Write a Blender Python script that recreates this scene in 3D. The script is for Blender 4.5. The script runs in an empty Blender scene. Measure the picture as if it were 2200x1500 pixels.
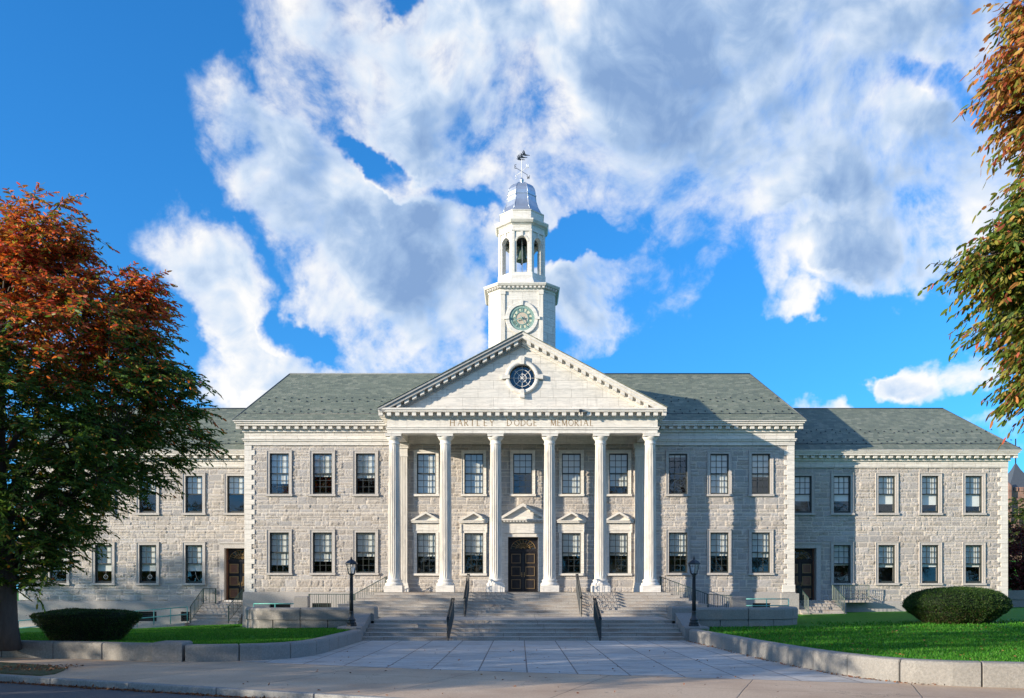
import bpy, bmesh, math, random
import numpy as np
from mathutils import Vector, Matrix
random.seed(7); np.random.seed(7)
R = math.radians
C = bpy.context.scene
COL = C.collection
pi = math.pi

# ---------------------------------------------------------------- camera, light, exposure
F, HX, HY, EYE = 1850.0, 1116.0, 1266.0, 2.05
cam = bpy.data.cameras.new('camera'); camo = bpy.data.objects.new('camera', cam); COL.objects.link(camo)
camo.location = (0, 0, EYE); camo.rotation_euler = (R(90), 0, 0)
cam.sensor_width = 36; cam.lens = F/2200*36; cam.shift_x = (1100-HX)/2200; cam.shift_y = (HY-750)/2200
cam.clip_start = 0.1; cam.clip_end = 5000
C.camera = camo
C.view_settings.view_transform = 'Standard'; C.view_settings.look = 'None'
C.view_settings.gamma = 1; C.view_settings.use_curve_mapping = False
C.view_settings.exposure = 0.75
C.cycles.max_bounces = 8; C.cycles.transparent_max_bounces = 12
SK, SM = 1.96, 0.465                      # sun: metres sideways and down per metre of depth
SUN_EL = math.atan(SM/math.hypot(1, SK)); SUN_AZ = math.atan2(-SK, -1)   # direction TO the sun (-SK,-1,SM)
ld = bpy.data.lights.new('sun', 'SUN'); ld.energy = 5.0; ld.angle = R(0.5); ld.color = (1.0, 0.865, 0.685)
lo = bpy.data.objects.new('sun', ld); COL.objects.link(lo)
lo.rotation_euler = Vector((SK, 1, -SM)).to_track_quat('-Z', 'Y').to_euler()
lo.location = (-60, -30, 30)

def X(px, D): return (px-HX)*D/F
def Z(py, D): return EYE+(HY-py)*D/F

# ---------------------------------------------------------------- node helpers
class G:
    def __init__(s, nt): s.nt = nt; nt.nodes.clear()
    def n(s, t, ins=None, **kw):
        nd = s.nt.nodes.new(t)
        for k, v in kw.items(): setattr(nd, k, v)
        for k, v in (ins or {}).items():
            sock = nd.inputs[k]
            if isinstance(v, bpy.types.NodeSocket): s.nt.links.new(v, sock)
            else: sock.default_value = v
        return nd
    def math(s, op, a, b=0.0, c=0.0, clamp=False):
        return s.n('ShaderNodeMath', {0: a, 1: b, 2: c}, operation=op, use_clamp=clamp).outputs[0]
    def vm(s, op, a, b=(0, 0, 0)):
        return s.n('ShaderNodeVectorMath', {0: a, 1: b}, operation=op).outputs[0]
    def ramp(s, f, stops, interp='LINEAR'):
        nd = s.n('ShaderNodeValToRGB', {0: f}); cr = nd.color_ramp; cr.interpolation = interp
        while len(cr.elements) < len(stops): cr.elements.new(0.5)
        for e, (p, c) in zip(cr.elements, stops):
            e.position = p; e.color = (*c, 1) if len(c) == 3 else c
        return nd.outputs[0]
    def mix(s, f, a, b, blend='MIX'):
        nd = s.n('ShaderNodeMix', data_type='RGBA', blend_type=blend)
        for i, v in ((0, f), (6, a), (7, b)):
            if isinstance(v, bpy.types.NodeSocket): s.nt.links.new(v, nd.inputs[i])
            else: nd.inputs[i].default_value = v if i == 0 else ((*v, 1) if len(v) == 3 else v)
        return nd.outputs[2]
    def noise(s, vec, scale, detail=4, rough=0.55, dist=0.0, out=0):
        return s.n('ShaderNodeTexNoise', {'Vector': vec, 'Scale': scale, 'Detail': detail, 'Roughness': rough, 'Distortion': dist}).outputs[out]
    def mapr(s, v, a, b, c=0.0, d=1.0, interp='LINEAR'):
        return s.n('ShaderNodeMapRange', {0: v, 1: a, 2: b, 3: c, 4: d}, interpolation_type=interp).outputs[0]
    def xyz(s, v): return s.n('ShaderNodeSeparateXYZ', {0: v}).outputs
    def comb(s, x=0.0, y=0.0, z=0.0): return s.n('ShaderNodeCombineXYZ', {0: x, 1: y, 2: z}).outputs[0]
    def pos(s): return s.n('ShaderNodeNewGeometry').outputs['Position']
    def bump(s, h, strength=0.5, dist=0.02):
        return s.n('ShaderNodeBump', {'Height': h, 'Strength': strength, 'Distance': dist}).outputs[0]

# ---------------------------------------------------------------- sky with clouds
def ae(px, py):
    return math.atan((px-HX)/F), math.atan((HY-py)/math.hypot(F, px-HX))
# cloud masses as directions (px, py, half width, half height, tilt, weight)
BLOBS = [
 (1560, 130, 640, 300, -8, .57), (1150, 60, 380, 190, 0, .50), (1850, 360, 330, 200, 0, .52), (1700, 470, 430, 130, 4, .50),
 (700, 30, 200, 120, 30, .40), (900, 240, 270, 110, 35, .5), (1330, 300, 330, 160, 0, .5),
 (1120, 300, 260, 190, 0, .55), (1960, 430, 230, 150, 0, .64), (740, 600, 170, 90, 40, .5),
 (500, 230, 130, 85, 45, .62), (590, 370, 230, 110, 42, .66), (760, 480, 260, 130, 40, .66), (900, 600, 240, 130, 40, .66), (960, 440, 220, 90, 20, .5), (1655, 610, 45, 60, 15, .5), (1730, 700, 55, 34, 10, .42), (1620, 680, 50, 34, 10, .42),
 (340, 490, 130, 75, 30, .62), (460, 590, 170, 85, 40, .62), (540, 710, 150, 80, 35, .6), (270, 385, 55, 30, 25, .42),
 (880, 730, 170, 90, -25, .6), (700, 810, 220, 60, 0, .6), (880, 700, 80, 50, 0, .35), (560, 830, 150, 50, 0, .4),
 (1260, 640, 170, 90, 10, .52), (1340, 600, 170, 60, 8, .42), (1240, 720, 110, 70, 0, .4),
 (1690, 590, 60, 50, 20, .45), (1640, 690, 95, 45, 25, .45), (1730, 660, 70, 40, 30, .3),
 (1930, 580, 130, 60, -5, .62), (1745, 862, 85, 34, 0, .62), (1945, 818, 85, 38, 0, .60), (2085, 790, 55, 34, 0, .5), (2050, 690, 80, 50, 10, .42),
 (2150, 930, 90, 30, 0, .4), (640, 140, 150, 70, 50, .3), (100, 600, 130, 120, 0, .2),
]
BELLIES = [(1620, 300, 560, 200, 6, .24), (1500, 60, 420, 150, 0, .07), (800, 560, 300, 80, 35, .26), (420, 640, 130, 70, 40, .2), (1000, 560, 160, 110, 0, .2)]
HOLES = [(1840, 745, 130, 45, 0, .35), (1850, 850, 26, 50, 0, .5), (1700, 500, 120, 30, 0, .22), (170, 200, 330, 260, 0, .6), (1240, 505, 110, 35, -5, .55), (1000, 420, 60, 20, 20, .3), (850, 350, 110, 30, 25, .5), (1560, 800, 260, 60, 0, .45),
         (880, 20, 50, 40, 0, .5), (650, 690, 60, 40, 30, .35), (1560, 640, 70, 60, 0, .35), (2010, 160, 90, 30, 20, .25), (1060, 700, 45, 90, 0, .3), (380, 760, 60, 90, 0, .4)]
def sky_field():
    nt = bpy.data.node_groups.new('cloud_density', 'ShaderNodeTree')
    nt.interface.new_socket('dir', in_out='INPUT', socket_type='NodeSocketVector')
    nt.interface.new_socket('density', in_out='OUTPUT', socket_type='NodeSocketFloat')
    g = G(nt)
    gi = g.n('NodeGroupInput').outputs[0]
    x, y, z = g.xyz(gi)[:3]
    az = g.math('ARCTAN2', x, y); el = g.math('ARCSINE', z)
    base = g.comb(az, el, 0.0)
    # wobble the edges of the masses
    w1 = g.noise(gi, 6.0, 6, .6, 0, 1)
    w = g.vm('SUBTRACT', w1, (.5, .5, .5)); w = g.n('ShaderNodeVectorMath', {0: w, 3: .17}, operation='SCALE').outputs[0]
    p = g.vm('ADD', base, w)
    tot = None; pq = g.xyz(p)
    for sgn, L in ((1, BLOBS), (-1, HOLES)):
        for (px, py, a, b, t, wt) in L:
            ca, ce = ae(px, py)
            m = g.n('ShaderNodeMapping', {'Vector': g.comb(pq[0], pq[1], 0.0 if tot is None else tot), 'Location': (ca, ce, 0), 'Rotation': (0, 0, R(-t)), 'Scale': (a/F*.95, b/F*.95, 1)}, vector_type='TEXTURE').outputs[0]
            q = g.xyz(m)
            ln = g.math('ADD', g.math('MULTIPLY', q[0], q[0]), g.math('MULTIPLY', q[1], q[1]))
            f = g.mapr(ln, 0.0, 1.9, sgn*wt*1.25, 0.0, 'SMOOTHSTEP')
            tot = f if tot is None else g.math('MAXIMUM' if sgn > 0 else 'ADD', q[2], f)
    tot = g.math('MINIMUM', tot, .8)
    # away from the framed part of the sky: scattered cloud everywhere
    far = g.mapr(g.math('ABSOLUTE', az), .75, 1.1, 0.0, .30)
    tot = g.math('ADD', tot, far)
    tot = g.math('ADD', tot, -.30)
    g.n('NodeGroupOutput', {0: tot})
    return nt
def world():
    w = bpy.data.worlds.new('World'); C.world = w; w.use_nodes = True
    g = G(w.node_tree); fld = sky_field()
    d = g.n('ShaderNodeTexCoord').outputs['Generated']
    q = g.xyz(d)
    up = g.vm('NORMALIZE', g.comb(q[0], q[1], g.math('ADD', g.math('MULTIPLY', g.math('MAXIMUM', q[2], 0.0), .86), .11)))
    sky = g.n('ShaderNodeTexSky', {0: up}, sky_type='NISHITA', sun_disc=False, sun_elevation=SUN_EL, sun_rotation=math.atan2(-SK, -1), air_density=1.0, dust_density=.3, ozone_density=2.5).outputs[0]
    sky = g.n('ShaderNodeHueSaturation', {'Saturation': 1.22, 'Value': 1.0, 'Color': sky}).outputs[0]
    sky = g.mix(1.0, sky, (.50, 1.12, 1.50), 'MULTIPLY')
    f = g.n('ShaderNodeGroup', {0: d}, node_tree=fld).outputs[0]
    def nz(v, det): return g.noise(v, 6.0, det, .60, .3)
    n0 = nz(d, 10); n1 = nz(g.vm('ADD', d, (-.020, 0, .018)), 4)
    fine = g.noise(d, 26.0, 6, .62, .5)
    amp = g.mapr(f, -.30, .35, 2.0, 3.3)
    d0 = g.math('ADD', g.math('MULTIPLY', g.math('SUBTRACT', n0, .5), amp), f)
    d0 = g.math('ADD', d0, g.math('MULTIPLY', g.math('SUBTRACT', fine, .5), .82))
    alpha = g.mapr(d0, -.22, .54, 0.0, 1.0, 'SMOOTHSTEP')
    big = g.noise(d, 2.6, 3, .5, .2)
    rel = g.math('MULTIPLY', g.math('SUBTRACT', n0, n1), 3.6)
    sh = g.math('SUBTRACT', 1.06, g.mapr(d0, .10, .75, 0.0, .80))
    sh = g.math('ADD', sh, rel)
    sh = g.math('ADD', sh, g.math('MULTIPLY', g.math('SUBTRACT', big, .5), 1.3))
    azel = g.comb(g.math('ARCTAN2', q[0], q[1]), g.math('ARCSINE', q[2]), 0.0)
    for (px, py, a, b, t, wt) in BELLIES:
        ca, ce = ae(px, py)
        m = g.n('ShaderNodeMapping', {'Vector': azel, 'Location': (ca, ce, 0), 'Rotation': (0, 0, R(-t)), 'Scale': (a/F*.95, b/F*.95, 1)}, vector_type='TEXTURE').outputs[0]
        sh = g.math('SUBTRACT', sh, g.mapr(g.n('ShaderNodeVectorMath', {0: m}, operation='LENGTH').outputs['Value'], 0.0, 1.2, wt, 0.0, 'SMOOTHSTEP'))
    sh = g.math('ADD', sh, g.mapr(q[2], .25, .62, .10, -.08), clamp=True)
    col = g.ramp(sh, [(0.0, (.24, .38, .64)), (.3, (.37, .52, .76)), (.65, (.66, .77, .92)), (1.0, (1.0, .99, .97))])
    col = g.n('ShaderNodeVectorMath', {0: col, 3: 4.75}, operation='SCALE').outputs[0]
    al2 = g.math('MULTIPLY', alpha, .97)
    al2 = g.math('MULTIPLY', al2, g.mapr(q[2], -.02, .02))
    c = g.mix(al2, sky, col)
    bg = g.n('ShaderNodeBackground', {0: c, 1: .13})
    g.n('ShaderNodeOutputWorld', {0: bg.outputs[0]})
world()

# ---------------------------------------------------------------- materials
MATS = {}
def mat(name, fn, bsdf=None):
    m = bpy.data.materials.new(name); m.use_nodes = True
    g = G(m.node_tree); out = fn(g)
    g.n('ShaderNodeOutputMaterial', {0: out}); MATS[name] = m; return m
def princ(g, col, rough=.6, nrm=None, metal=0.0, spec=.5, **k):
    ins = {'Base Color': col if isinstance(col, bpy.types.NodeSocket) else (*col, 1), 'Roughness': rough, 'Metallic': metal, 'Specular IOR Level': spec}
    if nrm is not None: ins['Normal'] = nrm
    ins.update(k)
    return g.n('ShaderNodeBsdfPrincipled', ins).outputs[0]
def m_plain(name, col, rough=.5, metal=0.0, var=.15, scale=9., spec=.5):
    def f(g):
        n = g.noise(g.pos(), scale, 5, .6)
        c = g.mix(g.mapr(n, .3, .7), tuple(v*(1-var) for v in col), tuple(min(1, v*(1+var)) for v in col))
        return princ(g, c, rough, g.bump(n, .15, .01), metal, spec)
    return mat(name, f)
def xz(g, k=1.0):
    x, y, z = g.xyz(g.pos())[:3]
    return g.comb(x, z, g.math('MULTIPLY', y, .3))
def granite_rough(g):
    a = g.n('ShaderNodeAttribute', attribute_name='tint').outputs['Color']
    n = g.noise(g.pos(), 60, 4, .7); n2 = g.noise(g.pos(), .5, 3, .5); n3 = g.noise(g.pos(), 15, 5, .7)
    c = g.mix(g.mapr(n, .3, .7), (.385, .362, .340), (.55, .52, .49))
    c = g.mix(1.0, c, a, 'MULTIPLY'); c = g.mix(g.mapr(n3, .50, .30, 0, .30), c, (.24, .22, .21))
    c = g.mix(g.mapr(n2, .35, .7, 0, .25), c, (.34, .31, .28))
    return princ(g, c, .85, g.bump(g.math('ADD', n3, g.math('MULTIPLY', n, .3)), .9, .06))
def granite_side(g):
    x, y, z = g.xyz(g.pos())[:3]
    v = g.comb(g.math('ADD', x, y), z, 0.0)
    b = g.n('ShaderNodeTexBrick', {'Vector': v, 'Color1': (.36, .34, .32, 1), 'Color2': (.48, .455, .43, 1), 'Mortar': (.55, .53, .5, 1), 'Scale': 1.0, 'Mortar Size': .012, 'Brick Width': .62, 'Row Height': .28, 'Bias': 0})
    n = g.noise(g.pos(), 7, 5, .65)
    h = g.math('ADD', g.math('MULTIPLY', b.outputs[1], -.6), n)
    return princ(g, g.mix(.35, b.outputs[0], g.mix(n, (.3, .28, .26), (.52, .5, .47))), .85, g.bump(h, .9, .06))
def granite_smooth(col):
    def f(g):
        n = g.noise(g.pos(), 90, 4, .7); n2 = g.noise(g.pos(), 1.3, 4, .6)
        x, y, z = g.xyz(g.pos())[:3]
        st = g.noise(g.comb(g.math('MULTIPLY', x, 7), g.math('MULTIPLY', y, 7), g.math('MULTIPLY', z, .8)), 1.0, 4, .6)
        n4 = g.noise(g.pos(), 20, 5, .75)
        c = g.mix(g.mapr(n, .3, .7), tuple(v*.84 for v in col), tuple(v*1.14 for v in col))
        c = g.mix(g.mapr(n4, .36, .66), c, g.mix(1.0, c, (.62, .62, .63), 'MULTIPLY'))
        c = g.mix(g.mapr(n2, .4, .75, 0, .4), c, tuple(v*.62 for v in col))
        c = g.mix(g.mapr(st, .52, .75, 0, .35), c, tuple(v*.6 for v in col))
        return princ(g, c, .8, g.bump(g.math('ADD', n4, g.math('MULTIPLY', n, .5)), .5, .02))
    return f
def marble(col=(.73, .695, .635), joints=True, vert=False, bw=1.35, rh=.42):
    def f(g):
        x, y, z = g.xyz(g.pos())[:3]
        s = g.comb(g.math('MULTIPLY', x, .8 if not vert else 5), g.math('MULTIPLY', y, 2.), g.math('MULTIPLY', z, 7. if not vert else .5))
        v = g.noise(s, 1.0, 7, .62, .9)
        vein = g.math('ABSOLUTE', g.math('SUBTRACT', v, .5))
        big = g.noise(g.pos(), .7, 4, .6)
        c = g.mix(g.mapr(vein, .0, .075, .55, 0), col, tuple(q*.62 for q in (col[0]*.97, col[1], col[2]*1.03)))
        c = g.mix(g.mapr(big, .42, .72, 0, .35), c, (col[0]*.78, col[1]*.77, col[2]*.75))
        dirt = g.noise(g.comb(g.math('MULTIPLY', x, 6), y, g.math('MULTIPLY', z, .9)), 1.0, 5, .7)
        c = g.mix(g.mapr(dirt, .54, .76, 0, .50), c, (.34, .32, .29))
        h = v
        if joints:
            b = g.n('ShaderNodeTexBrick', {'Vector': g.comb(g.math('ADD', x, g.math('MULTIPLY', y, .7)), z, 0.0), 'Color1': (1, 1, 1, 1), 'Color2': (.88, .88, .88, 1), 'Mortar': (.45, .44, .42, 1), 'Scale': 1.0, 'Mortar Size': .008, 'Brick Width': bw, 'Row Height': rh, 'Bias': .0})
            c = g.mix(1.0, c, b.outputs[0], 'MULTIPLY')
        return princ(g, c, .55, g.bump(h, .12, .02), spec=.35)
    return f
def slate(axis='x'):
    def f(g):
        x, y, z = g.xyz(g.pos())[:3]
        u = x if axis == 'x' else y
        v = g.comb(u, g.math('MULTIPLY', z, 1.6), 0.0)
        v = g.vm('ADD', v, g.n('ShaderNodeVectorMath', {0: g.vm('SUBTRACT', g.noise(g.pos(), 2.2, 3, .6, 0, 1), (.5, .5, .5)), 3: .05}, operation='SCALE').outputs[0])
        cz = g.math('MULTIPLY', z, 1.6/.165); row = g.math('FLOOR', cz); fz = g.math('FRACT', cz)
        ux = g.math('ADD', g.math('MULTIPLY', u, 1/.30), g.math('MULTIPLY', g.math('SINE', g.math('MULTIPLY', row, 91.7)), 37.0))
        wn = g.n('ShaderNodeTexWhiteNoise', {'Vector': g.comb(g.math('FLOOR', ux), row, 0.0)}, noise_dimensions='3D').outputs[0]
        n = g.noise(g.comb(u, g.math('MULTIPLY', z, 2.5), y), 3.0, 6, .7)
        c = g.ramp(wn, [(0, (.115, .138, .108)), (.35, (.15, .175, .132)), (.7, (.18, .205, .152)), (1, (.24, .255, .195))])
        c = g.mix(g.mapr(n, .3, .7, 0, .45), c, g.mix(n, (.115, .14, .11), (.20, .22, .165)))
        wb = g.math('MULTIPLY', g.math('SUBTRACT', g.noise(g.comb(u, row, 0.0), 4.0, 2, .5), .5), .35)
        line = g.mapr(g.math('ADD', fz, wb), .0, .20, .80, 0.0)
        c = g.mix(line, c, (.015, .018, .02))
        fx = g.math('PINGPONG', ux, .5)
        c = g.mix(g.mapr(fx, 0, .04, .45, 0), c, (.03, .035, .035))
        h = g.math('ADD', g.math('ADD', g.math('MULTIPLY', fz, -1.0), g.math('MULTIPLY', wn, .4)), g.math('MULTIPLY', n, .4))
        return princ(g, c, .62, g.bump(h, .55, .03), spec=.4)
    return f
def glass_m(g):
    # window glass: see-through with a clear reflection
    fc = g.n('ShaderNodeLayerWeight', {'Blend': .5}).outputs['Facing']     # same from either side of the sheet
    fr = g.math('ADD', g.math('MULTIPLY', g.math('POWER', fc, 4.0), .85), .085, clamp=True)
    nrm = g.bump(g.noise(g.pos(), 1.6, 2, .5), .05, .05)
    gl = g.n('ShaderNodeBsdfGlossy', {'Color': (.85, .92, 1, 1), 'Roughness': .02, 'Normal': nrm}).outputs[0]
    tr = g.n('ShaderNodeBsdfTransparent', {'Color': (.96, .98, .98, 1)}).outputs[0]
    return g.n('ShaderNodeMixShader', {0: fr, 1: tr, 2: gl}).outputs[0]
def leaf_m(trans=.35):
    def f(g):
        a = g.n('ShaderNodeAttribute', attribute_name='tint').outputs['Color']
        b = princ(g, a, .5, spec=.25)
        t = g.n('ShaderNodeBsdfTranslucent', {0: g.mix(1.0, a, (1.0, .95, .6), 'MULTIPLY')}).outputs[0]
        return g.n('ShaderNodeMixShader', {0: trans, 1: b, 2: t}).outputs[0]
    return f
def bark(g):
    x, y, z = g.xyz(g.pos())[:3]
    n = g.noise(g.comb(g.math('MULTIPLY', x, 4), g.math('MULTIPLY', y, 4), z), 3.0, 6, .7)
    return princ(g, g.mix(n, (.035, .028, .024), (.11, .09, .075)), .9, g.bump(n, .8, .04))
def asphalt(g):
    n = g.noise(g.pos(), 45, 5, .8); n2 = g.noise(g.pos(), .6, 4, .6)
    c = g.mix(g.mapr(n, .35, .7), (.05, .05, .052), (.14, .14, .145))
    c = g.mix(g.mapr(n2, .4, .7, 0, .4), c, (.12, .115, .11))
    return princ(g, c, .85, g.bump(n, .6, .01))
def sidewalk_m(g):
    n = g.noise(g.pos(), 50, 4, .7); n2 = g.noise(g.pos(), .45, 5, .6); n3 = g.noise(g.pos(), 2.5, 5, .7)
    n5 = g.noise(g.pos(), 18, 5, .8)
    c = g.mix(g.mapr(g.math('ADD', g.math('MULTIPLY', n, .4), g.math('MULTIPLY', n5, .6)), .36, .64), (.42, .305, .205), (.68, .52, .37))
    c = g.mix(g.mapr(n2, .4, .7, 0, .6), c, (.33, .21, .135))
    c = g.mix(g.mapr(n3, .58, .75, 0, .35), c, (.22, .18, .15))
    # score lines, square to the kerb
    x, y, z = g.xyz(g.pos())[:3]
    a = R(-20)
    u = g.math('ADD', g.math('MULTIPLY', x, math.cos(a)), g.math('MULTIPLY', y, math.sin(a)))
    v = g.math('ADD', g.math('MULTIPLY', x, -math.sin(a)), g.math('MULTIPLY', y, math.cos(a)))
    wob = g.math('MULTIPLY', g.math('SUBTRACT', g.noise(g.pos(), 1.5, 4, .6), .5), .06)
    ju = g.math('PINGPONG', g.math('ADD', g.math('ADD', u, 1.7), wob), 1.65)
    jv = g.math('PINGPONG', g.math('ADD', g.math('ADD', v, .25), wob), 2.3)
    j = g.math('MAXIMUM', g.mapr(ju, .0, .018, 1, 0), g.mapr(jv, .0, .016, 1, 0))
    c = g.mix(g.math('MULTIPLY', j, .85), c, (.07, .055, .045))
    vd = g.n('ShaderNodeTexVoronoi', {'Vector': g.vm('ADD', g.pos(), g.n('ShaderNodeVectorMath', {0: g.noise(g.pos(), 2.0, 5, .7, 0, 1), 3: .9}, operation='SCALE').outputs[0]), 'Scale': .32}, feature='DISTANCE_TO_EDGE').outputs[0]
    ck = g.math('MULTIPLY', g.mapr(vd, .0, .0045, 1, 0), g.mapr(g.noise(g.pos(), .25, 2, .5), .48, .56))
    c = g.mix(g.math('MULTIPLY', ck, .7), c, (.08, .06, .05))
    st = g.noise(g.pos(), 5, 3, .5); c = g.mix(g.mapr(st, .70, .73, 0, .5), c, (.14, .12, .10))
    return princ(g, c, .85, g.bump(g.math('SUBTRACT', n, g.math('MULTIPLY', j, 2)), .4, .01))
def plaza_m(g):
    x, y, z = g.xyz(g.pos())[:3]
    wob = g.n('ShaderNodeVectorMath', {0: g.vm('SUBTRACT', g.noise(g.pos(), 3, 3, .6, 0, 1), (.5, .5, .5)), 3: .03}, operation='SCALE').outputs[0]
    v = g.vm('ADD', g.comb(g.math('ADD', y, .35), g.math('ADD', x, .42+.61), 0.0), wob)
    b = g.n('ShaderNodeTexBrick', {'Vector': v, 'Color1': (.45, .425, .385, 1), 'Color2': (.58, .55, .50, 1), 'Mortar': (.11, .07, .045, 1), 'Scale': 1.0, 'Mortar Size': .020, 'Brick Width': 2.3, 'Row Height': 1.22, 'Bias': .1})
    n = g.noise(g.pos(), 60, 4, .7); s = g.noise(g.comb(g.math('MULTIPLY', x, .7), g.math('MULTIPLY', y, 3.2), 0.0), 1.1, 6, .72)
    n6 = g.noise(g.comb(g.math('MULTIPLY', x, 8), g.math('MULTIPLY', y, 22), 0.0), 1.0, 5, .75)
    c = g.mix(g.mapr(n, .3, .7, 0, .35), b.outputs[0], (.42, .42, .42)); c = g.mix(g.mapr(n6, .45, .68, 0, .55), c, (.21, .21, .215))
    c = g.mix(g.mapr(s, .50, .66, 0, .75), c, (.20, .155, .12))
    s2 = g.noise(g.pos(), .8, 5, .7)
    c = g.mix(g.mapr(s2, .55, .75, 0, .5), c, (.24, .19, .15))
    return princ(g, c, .75, g.bump(g.math('SUBTRACT', n, b.outputs[1]), .4, .01))
def lawn_m(g):
    n = g.noise(g.pos(), 35, 4, .75); n2 = g.noise(g.pos(), .8, 5, .6)
    x, y, z = g.xyz(g.pos())[:3]
    n3 = g.noise(g.comb(g.math('MULTIPLY', x, 1.0), g.math('MULTIPLY', y, 5.), 0.0), .6, 3, .6)
    c = g.mix(g.mapr(n, .25, .75), (.018, .11, .009), (.075, .30, .022))
    c = g.mix(g.mapr(n2, .35, .7, 0, .6), c, (.05, .17, .018))
    c = g.mix(g.mapr(n3, .45, .7, 0, .4), c, (.10, .30, .03))
    c = g.mix(g.mapr(g.noise(g.pos(), 1.9, 5, .7), .55, .75, 0, .45), c, (.14, .17, .04))
    return princ(g, c, .8, g.bump(n, 1.0, .04), spec=.15)
def steps_m(g):
    x, y, z = g.xyz(g.pos())[:3]
    n = g.noise(g.pos(), 80, 4, .7); s = g.noise(g.comb(x, g.math('MULTIPLY', y, 2), g.math('MULTIPLY', z, 5)), .9, 6, .65)
    n4 = g.noise(g.pos(), 24, 5, .75)
    c = g.mix(g.mapr(g.math('ADD', g.math('MULTIPLY', n, .4), g.math('MULTIPLY', n4, .6)), .36, .64), (.26, .243, .22), (.52, .485, .44))
    c = g.mix(g.mapr(s, .47, .68, 0, .7), c, (.27, .20, .15))
    k = g.math('FLOOR', g.math('MULTIPLY', z, 7.0))
    off = g.math('MULTIPLY', g.math('SINE', g.math('MULTIPLY', k, 12.9)), 2.0)
    j = g.math('PINGPONG', g.math('ADD', x, off), 1.35)
    c = g.mix(g.mapr(j, 0, .014, .8, 0), c, (.05, .045, .04))
    return princ(g, c, .8, g.bump(n, .3, .01))
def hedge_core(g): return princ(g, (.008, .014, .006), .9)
def brick_tower(g):
    x, y, z = g.xyz(g.pos())[:3]
    b = g.n('ShaderNodeTexBrick', {'Vector': g.comb(g.math('ADD', x, y), z, 0.0), 'Color1': (.20, .10, .075, 1), 'Color2': (.34, .19, .14, 1), 'Mortar': (.3, .22, .18, 1), 'Scale': 1.0, 'Mortar Size': .03, 'Brick Width': 1.0, 'Row Height': .42})
    n = g.noise(g.pos(), 3, 5, .6)
    return princ(g, g.mix(g.mapr(n, .3, .7, 0, .5), b.outputs[0], (.26, .17, .14)), .9, g.bump(g.math('SUBTRACT', n, b.outputs[1]), .8, .06))
M = {}
M['granite'] = mat('rough_granite', granite_rough)
M['granite_side'] = mat('granite_side', granite_side)
M['trim'] = mat('smooth_granite', granite_smooth((.55, .52, .485)))
M['plinth'] = mat('plinth_granite', granite_smooth((.43, .41, .39)))
M['garden'] = mat('garden_wall_granite', granite_smooth((.30, .287, .265)))
M['kerb'] = mat('kerb_granite', granite_smooth((.33, .33, .32)))
M['marble'] = mat('white_marble', marble())
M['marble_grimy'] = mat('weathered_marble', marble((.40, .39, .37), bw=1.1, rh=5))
M['marble_tymp'] = mat('tympanum_marble', marble(bw=1.6, rh=.44))
M['marble_plain'] = mat('plain_marble', marble(joints=False))
M['marble_shaft'] = mat('shaft_marble', marble((.71, .67, .60), False, True))
M['marble_tower'] = mat('tower_marble', marble((.74, .705, .645), bw=1.1, rh=.46))
M['slate'] = mat('roof_slate', slate('x')); M['slate_side'] = mat('roof_slate_side', slate('y'))
M['glass'] = mat('window_glass', glass_m)
M['sash'] = m_plain('sash_paint', (.030, .036, .034), .45, var=.2)
M['blind'] = m_plain('blind_cloth', (.68, .70, .68), .85, var=.04, scale=2)
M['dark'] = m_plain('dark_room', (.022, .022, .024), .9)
M['door_dark'] = m_plain('door_black', (.016, .015, .018), .45, var=.3, scale=4, spec=.25)
M['door_brown'] = m_plain('door_brown', (.15, .065, .035), .4, var=.3, scale=4)
M['gold'] = m_plain('gilt_trim', (.24, .155, .06), .45, var=.2)
M['gold_dull'] = m_plain('dull_gilt_trim', (.13, .09, .045), .5, var=.2)
M['iron'] = m_plain('black_iron', (.014, .018, .022), .38, var=.3, spec=.6)
M['iron_green'] = m_plain('green_iron', (.022, .055, .048), .5, var=.35)
M['teal'] = m_plain('teal_pipe', (.10, .36, .32), .45, var=.2)
M['verdigris'] = m_plain('verdigris', (.17, .31, .29), .6, var=.25, scale=14)
M['cream'] = m_plain('clock_glass', (.60, .58, .44), .5, var=.08)
M['tan'] = m_plain('clock_centre', (.50, .42, .33), .6, var=.08)
M['lead'] = m_plain('lead_coated_copper', (.55, .59, .64), .36, metal=.85, var=.14, scale=1.6)
M['bell'] = m_plain('bell_bronze', (.07, .11, .09), .5, metal=.3)
M['white'] = m_plain('white_paint', (.75, .75, .74), .5, var=.05)
M['letter'] = m_plain('letter_bronze', (.26, .17, .075), .55, var=.3)
M['lampglass'] = m_plain('lamp_glass', (.55, .58, .60), .15, var=.1)
M['bark'] = mat('tree_bark', bark)
M['leaf'] = mat('leaf', leaf_m(.45)); M['needle'] = mat('hedge_leaf', leaf_m(.2))
M['grassblade'] = mat('grass_blade', leaf_m(.45))
M['core'] = mat('hedge_core', hedge_core)
M['asphalt'] = mat('asphalt', asphalt); M['sidewalk'] = mat('sidewalk_concrete', sidewalk_m); M['plaza'] = mat('plaza_stone', plaza_m)
M['verge'] = mat('worn_turf', lambda g: princ(g, g.mix(g.mapr(g.noise(g.pos(), 7, 5, .7), .38, .62), (.035, .075, .012), (.13, .085, .045)), .9, g.bump(g.noise(g.pos(), 30, 4, .7), .9, .03)))
M['lawn'] = mat('lawn_turf', lawn_m); M['steps'] = mat('step_granite', steps_m)
M['brick'] = mat('brownstone', brick_tower)
M['litter'] = mat('leaf_litter', leaf_m(.1))
M['copper_dk'] = m_plain('roof_metal', (.10, .115, .13), .5, metal=.4)

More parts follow.
